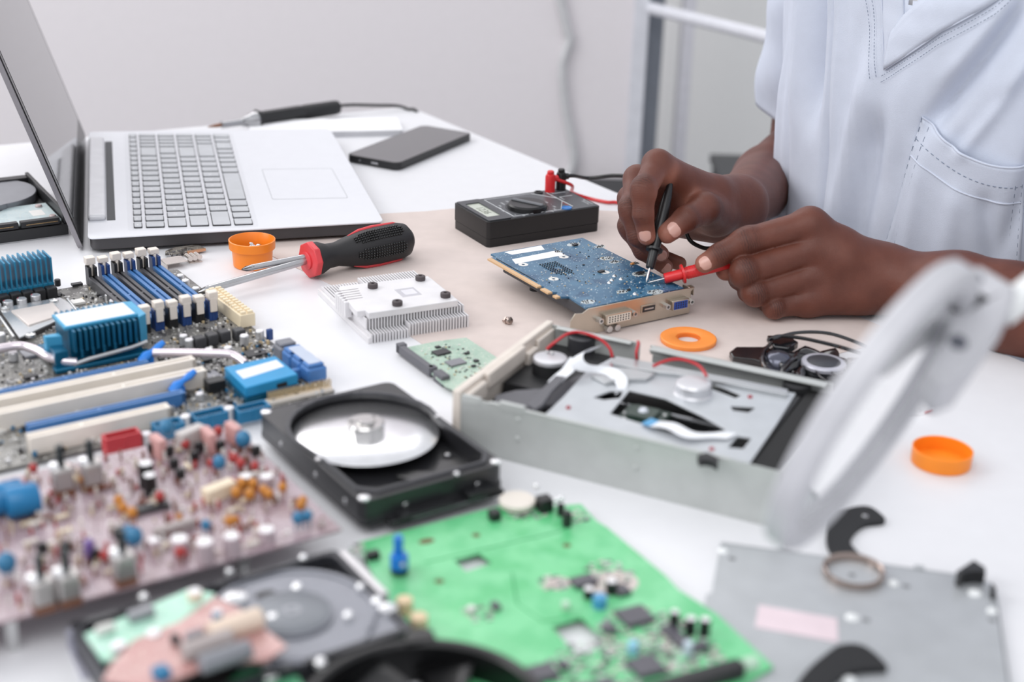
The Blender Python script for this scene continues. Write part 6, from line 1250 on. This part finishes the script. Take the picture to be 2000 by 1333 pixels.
for u, v in ((1530, 1072), (1795, 1105)): x, y = S(u, v); b.box(x-3, x+3, -.5, 2.6, ZL-3, ZL+1.5, .6)
b.build('edge_tab', PLM, mp_)
for u, v, r in ((1745, 1141, 3.2), (1904, 1160, 4), (1665, 1208, 4), (1938, 1195, 3), (1412, 1078, 3), (1657, 1330, 4)): MB().lathe([(0, ZL+2), (r*.5, ZL+1.8), (r, ZL+.6), (r, ZL)], (*S(u, v), 0), 20).build('rivet', M('rivet_bright', (244, 246, 246), .3, metal=.2), mp_)
for u, v in ((1430, 1092), (1664, 1124), (1692, 1212), (1770, 1146), (1938, 1212)): MB().lathe([(0, ZL+.06), (2, ZL+.06), (2.3, ZL)], (*S(u, v), 0), 14).build('small_hole', M('hole_grey', (120, 120, 124), .6), mp_)
q = [S(u, v) for u, v in ((1482, 1183), (1635, 1210), (1637, 1256), (1474, 1226))]; MB().prism(q, ZL, ZL+.5).build('pink_sticker', M('sticker_pink', (226, 208, 214), .6), mp_, bevel=.1)
b = MB(); b.prism([S(u, v, 12) for u, v in ((1868, 1116), (1902, 1094), (1924, 1108), (1926, 1118), (1905, 1116), (1885, 1118), (1876, 1126))], ZL, 12); b.prism([S(u, v, 12) for u, v in ((1938, 1128), (1948, 1140), (1946, 1148), (1938, 1146))], ZL, 9); b.build('corner_clip', BKC, mp_, bevel=.4)
# ring
c = P(1667, 1117, 5.6); t = thing('metal_ring', 'thin copper-toned metal ring lying on the steel plate', 'ring', (c[0], c[1], ZL+.1))
b = MB(); b.lathe([(15.4, 0), (17.6, 0), (18, 1), (17.8, 4.2), (17.2, 4.4), (15.8, 3.6)], n=64, ring=True); b.build('ring_band', M('ring_metal', (176, 160, 152), .22, metal=1.), t)
# crescents
def crescent(uv, h, z, lab, rivet=None, nm='magnet_arm'):
    pa = P(*uv[0], h); t = thing(nm, lab, 'plastic piece', (pa[0], pa[1], z)); p = spline([tuple(P(u, v, h)-pa)[:2]+(0,) for u, v in uv], 4, True); b = MB(); b.prism([(q[0], q[1]) for q in p], 0, h-z); b.build('arm', M('crescent_black', (20, 21, 24), .6), t, bevel=.5)
    if rivet: x, y = (P(*rivet, h)-pa)[:2]; MB().lathe([(0, h-z+.4), (1.6, h-z+.3), (2, h-z)], (x, y, 0), 14).build('rivet', STEEL, t)
    return t
t = crescent([(1614, 992), (1636, 1000), (1668, 990), (1700, 990), (1727, 1010), (1724, 1018), (1690, 1023), (1668, 1040), (1662, 1062), (1684, 1090), (1650, 1092), (1624, 1076), (1614, 1048), (1622, 1012), (1632, 1003)], 3.4, 0, 'black crescent-shaped arm lying on bare table above the steel plate', (1690, 1008))
crescent([(1556, 1345), (1575, 1310), (1615, 1275), (1645, 1258), (1690, 1262), (1733, 1300), (1715, 1306), (1670, 1310), (1630, 1330), (1610, 1360)], ZL+3.4, ZL+.1, 'black crescent-shaped arm lying on the steel plate below the pink sticker')
# ================================================================ small glossy fan behind the optical drive
c = P(1608, 712, 8); t = thing('cooling_fan', 'small open fan with silver-rimmed hub and cable loops behind the optical drive', 'fan', (c[0], c[1], 0)); GB_ = M('glossy_black', (24, 24, 28), .15, coat=.6)
MB().lathe([(0, 10.6), (13, 10.6), (13.4, 10.4), (13.4, 2)], n=40).build('hub', M('hub_dark', (58, 60, 66), .4), t)
MB().lathe([(13, 10.7), (16.6, 10.4), (17.2, 9.4), (17, 7), (16.4, 7), (13, 9.8)], n=56, ring=True).build('hub_rim', M('rim_pale', (196, 196, 206), .35, metal=.3), t)
MB().lathe([(0, 0), (34, 0), (36, 1), (36, 2), (0, 2)], n=64).build('base_plate', GB_, t)
for k in range(9):
    a0 = k*2*PI/9; vs = []; fs = []
    for i in range(7):
        r = 17+i*2.9
        for j in range(4): a = a0+j*.13+i*.07; vs.append((r*math.cos(a), r*math.sin(a), 9.5-j*1.9))
    for i in range(6):
        for j in range(3): q = i*4+j; fs.append((q, q+4, q+5, q+1))
    b = MB(); b.add(vs, fs, True); o = b.build('blade', GB_, t, angle=80); s_ = o.modifiers.new('t', 'SOLIDIFY'); s_.thickness = .001
b = MB(); b.prism([tuple((P(u, v, 6)-c)[:2]) for u, v in ((1424, 690), (1436, 680), (1500, 680), (1520, 690), (1540, 706), (1500, 712), (1470, 704), (1432, 700))], 2, 7); b.build('mounting_arm', GB_, t, bevel=1.)
b = MB(); b.prism([tuple((P(u, v, 12)-c)[:2]) for u, v in ((1498, 655), (1540, 655), (1560, 668), (1540, 680), (1510, 676))], 6, 12); b.build('mounting_arm', GB_, t, bevel=1.)
x, y = (P(1520, 700, 8)-c)[:2]; MB().lathe([(0, 13), (7, 12), (11, 9), (13, 3), (13, 1)], (x, y, 0), 32).build('motor_dome', M('dome_silver', (96, 98, 110), .2, metal=.7), t)
for pts in ([(1505, 672, 12), (1490, 690, 12), (1492, 715, 10), (1512, 732, 8), (1530, 736, 6), (1550, 728, 8)], [(1500, 665, 14), (1520, 657, 16), (1560, 660, 18), (1600, 668, 18), (1640, 678, 16), (1680, 690, 10)], [(1510, 662, 16), (1560, 650, 16), (1620, 652, 14), (1680, 672, 10), (1700, 684, 4)], [(1560, 690, 12), (1545, 705, 14), (1530, 722, 12), (1524, 734, 8)], [(1495, 680, 9), (1486, 700, 9), (1500, 722, 7), (1520, 738, 5)]):
    b = MB(); b.tube(spline([tuple(P(u, v, h)-np.array([c[0], c[1], 0])) for u, v, h in pts], 8), 1.5, 8); b.build('cable_loop', GB_, t)
# folded strip with rainbow end behind the magnifier
pa = P(1790, 806, 0); t = thing('metal_clip', 'small bright curled metal strip on the white table behind the magnifier', 'metal piece', (pa[0], pa[1], 0), .5)
vs = []; b = MB(); b.tube([(-14, 0, 1), (-4, 0, 1.4), (4, 1, 3), (8, 1, 6), (6, 0, 9)], [.6, .7, .7, .7, .5], 6); b.box(-16, 8, -5, 5, 0, .6); b.prism([(4, -5), (10, -5), (10, 5), (4, 5)], .6, 7); b.build('strip', M('bright_steel', 0), t, bevel=.2)
b = MB(); b.box(3, 10.4, -5.4, -5, .8, 1.8); b.build('coloured_edge', WR, t)
# ================================================================ magnifier close to the camera
def R3(u, v, dist): d = ray(u, v); return d/np.linalg.norm(d)*dist+np.array([0, 0, HC])
# ring plane: long axis from the near lower end to the far upper end
Nn, Ff = R3(1528, 1000, 660), R3(1868, 612, 740); C_r = (Nn+Ff)/2; ax_m = Ff-Nn; Rm = np.linalg.norm(ax_m)/2; ax_m /= 2*Rm
vd = C_r-np.array([0, 0, HC]); vd /= np.linalg.norm(vd); pp = np.cross(ax_m, vd); pp /= np.linalg.norm(pp); al = math.radians(-10)
ax_s = vd*math.cos(al)+pp*math.sin(al); ax_s -= ax_m*(ax_s@ax_m); ax_s /= np.linalg.norm(ax_s); ax_n = np.cross(ax_m, ax_s)
mg = thing('magnifier', 'pale grey magnifying glass on an arm, hanging over the optical drive', 'magnifier', C_r)
def mbuild(b, name, mat, bev=0): b.v = [tuple(ax_m*x+ax_s*y+ax_n*z) for x, y, z in b.v]; return b.build(name, mat, mg, bevel=bev)
MGM = M('magnifier_grey', (192, 192, 197), .35)
b = MB(); b.lathe([(Rm-6, -6.5), (Rm+3, -6.5), (Rm+5, -4.5), (Rm+5, 4.5), (Rm+3, 6.5), (Rm-6, 6.5), (Rm-7, 5), (Rm-7, -5)], n=72, ring=True); mbuild(b, 'ring_frame', MGM)
b = MB(); b.lathe([(0, 1.), (Rm*.5, .95), (Rm-5.5, .8), (Rm-5.5, -.8), (Rm*.5, -.95), (0, -1.)], n=64); mbuild(b, 'lens', M('lens_clear', (250, 252, 252), .0, trans=1.))
def mn(u, v):     # measured outline of the side housing in the ring's own (length, thickness) plane
    d = ray(u, v); t = ((C_r-np.array([0, 0, HC]))@ax_s)/(d@ax_s); p = d*t+np.array([0, 0, HC])-C_r; return (p@ax_m, p@ax_n)
hq = [mn(u, v) for u, v in ((1735, 668), (1800, 606), (1900, 546), (1975, 590), (1962, 640), (1868, 772), (1826, 786), (1800, 752), (1835, 690), (1848, 650), (1800, 660))]
b = MB(); b.prism(hq, -13, 13); b.v = [(x, z, y) for x, y, z in b.v]; b.f = [q_[::-1] for q_ in b.f]; mbuild(b, 'side_housing', MGM, 3.)
for u, v, r in ((1893, 575, 3.4), (1858, 700, 4.5)):
    x, n_ = mn(u, v); b = MB()
    for sg in (-1, 1): b.lathe([(0, sg*14), (r*.8, sg*14), (r, sg*13)], (x, 0, n_), 18, 'y')
    mbuild(b, 'pivot_screw', M('pivot_dark', (96, 98, 108), .4, metal=.4))
arm0 = C_r+ax_m*mn(1955, 612)[0]+ax_n*mn(1955, 612)[1]; arm1 = R3(2080, 515, 760); arm2 = arm1+np.array([170, 60, 40.]); po = np.array([arm2[0]+10, arm2[1]+6, 0])
def msub(p): return tuple(np.array(p)-C_r)
b = MB(); b.tube([msub(arm0), msub(arm0*.5+arm1*.5), msub(arm1), msub(arm2)], 7.5, 14); b.build('arm', M('arm_white', (226, 228, 228), .35), mg)
b = MB(); b.lathe([(0, -9), (10, -9), (10, 9), (0, 9)], n=24); b.v = [tuple(np.array(v)+msub(arm1)) for v in b.v]; b.build('arm_joint', M('joint_grey', (170, 172, 170), .4), mg)
b = MB(); b.tube([msub(arm2), msub((po[0], po[1], arm2[2]-20)), msub((po[0], po[1], 8))], 7.5, 14); b.build('stand_post', M('arm_white', 0), mg)
b = MB(); b.lathe([(0, 0), (55, 0), (56, 3), (50, 10), (10, 14), (0, 14)], n=48); b.v = [tuple(np.array(v)+msub((po[0], po[1], 0))) for v in b.v]; b.build('stand_base', MGM, mg)
# lettering becomes plain mesh
dg = bpy.context.evaluated_depsgraph_get()
for o in [o for o in bpy.data.objects if o.type == 'FONT']:
    me = bpy.data.meshes.new_from_object(o.evaluated_get(dg)); n = bpy.data.objects.new(o.name, me); COL.objects.link(n); nm = o.name
    n.parent = o.parent; n.location = o.location; n.rotation_euler = o.rotation_euler; n.scale = o.scale
    bpy.data.objects.remove(o); n.name = nm
# ================================================================ light and camera
w = bpy.data.worlds.new('room_light'); bpy.context.scene.world = w; w.use_nodes = True
bg = w.node_tree.nodes['Background']; bg.inputs[0].default_value = (.93, .95, 1.0, 1); bg.inputs[1].default_value = .8
def area(name, loc, to, sx, sy, power, col=(1, 1, 1)):
    l = bpy.data.lights.new(name, 'AREA'); l.shape = 'RECTANGLE'; l.size, l.size_y = sx, sy; l.energy = power; l.color = col
    o = bpy.data.objects.new(name, l); COL.objects.link(o); o.location = loc; o.rotation_euler = (Vector(to)-Vector(loc)).to_track_quat('-Z', 'Y').to_euler(); return o
area('window_daylight', (-.75, 2.6, 1.75), (-.2, 1.0, .75), 2.3, 1.5, 25, (1, .99, .98))
area('window_side', (-2.4, .6, 2.2), (0, 1.0, .75), 1.4, 1.4, 26, (1, .99, .98))
area('ceiling_fill', (-.3, -.5, 2.9), (.1, 1.0, .75), 2.0, 1.4, 22, (1, 1, 1))  # unseen overhead lamp, added as fill to brighten the table's front
cd = bpy.data.cameras.new('camera'); cam = bpy.data.objects.new('camera', cd); COL.objects.link(cam)
cd.sensor_width = 36; cd.lens = FPX*36/2000; cd.clip_start = .02; cd.clip_end = 50
cam.location = (0, 0, TT+HC*.001)
cam.matrix_world = Matrix.Translation(cam.location) @ Matrix([[_R[i], _U[i], -_fw[i]] for i in range(3)]).to_4x4()
cd.dof.use_dof = True; cd.dof.focus_distance = 1.30; cd.dof.aperture_fstop = 3.9; cd.dof.aperture_blades = 0
sc = bpy.context.scene; sc.camera = cam
sc.view_settings.view_transform = 'Standard'; sc.view_settings.look = 'None'; sc.view_settings.exposure = .1; sc.view_settings.gamma = 1.
sc.cycles.max_bounces = 8; sc.cycles.use_denoising = True
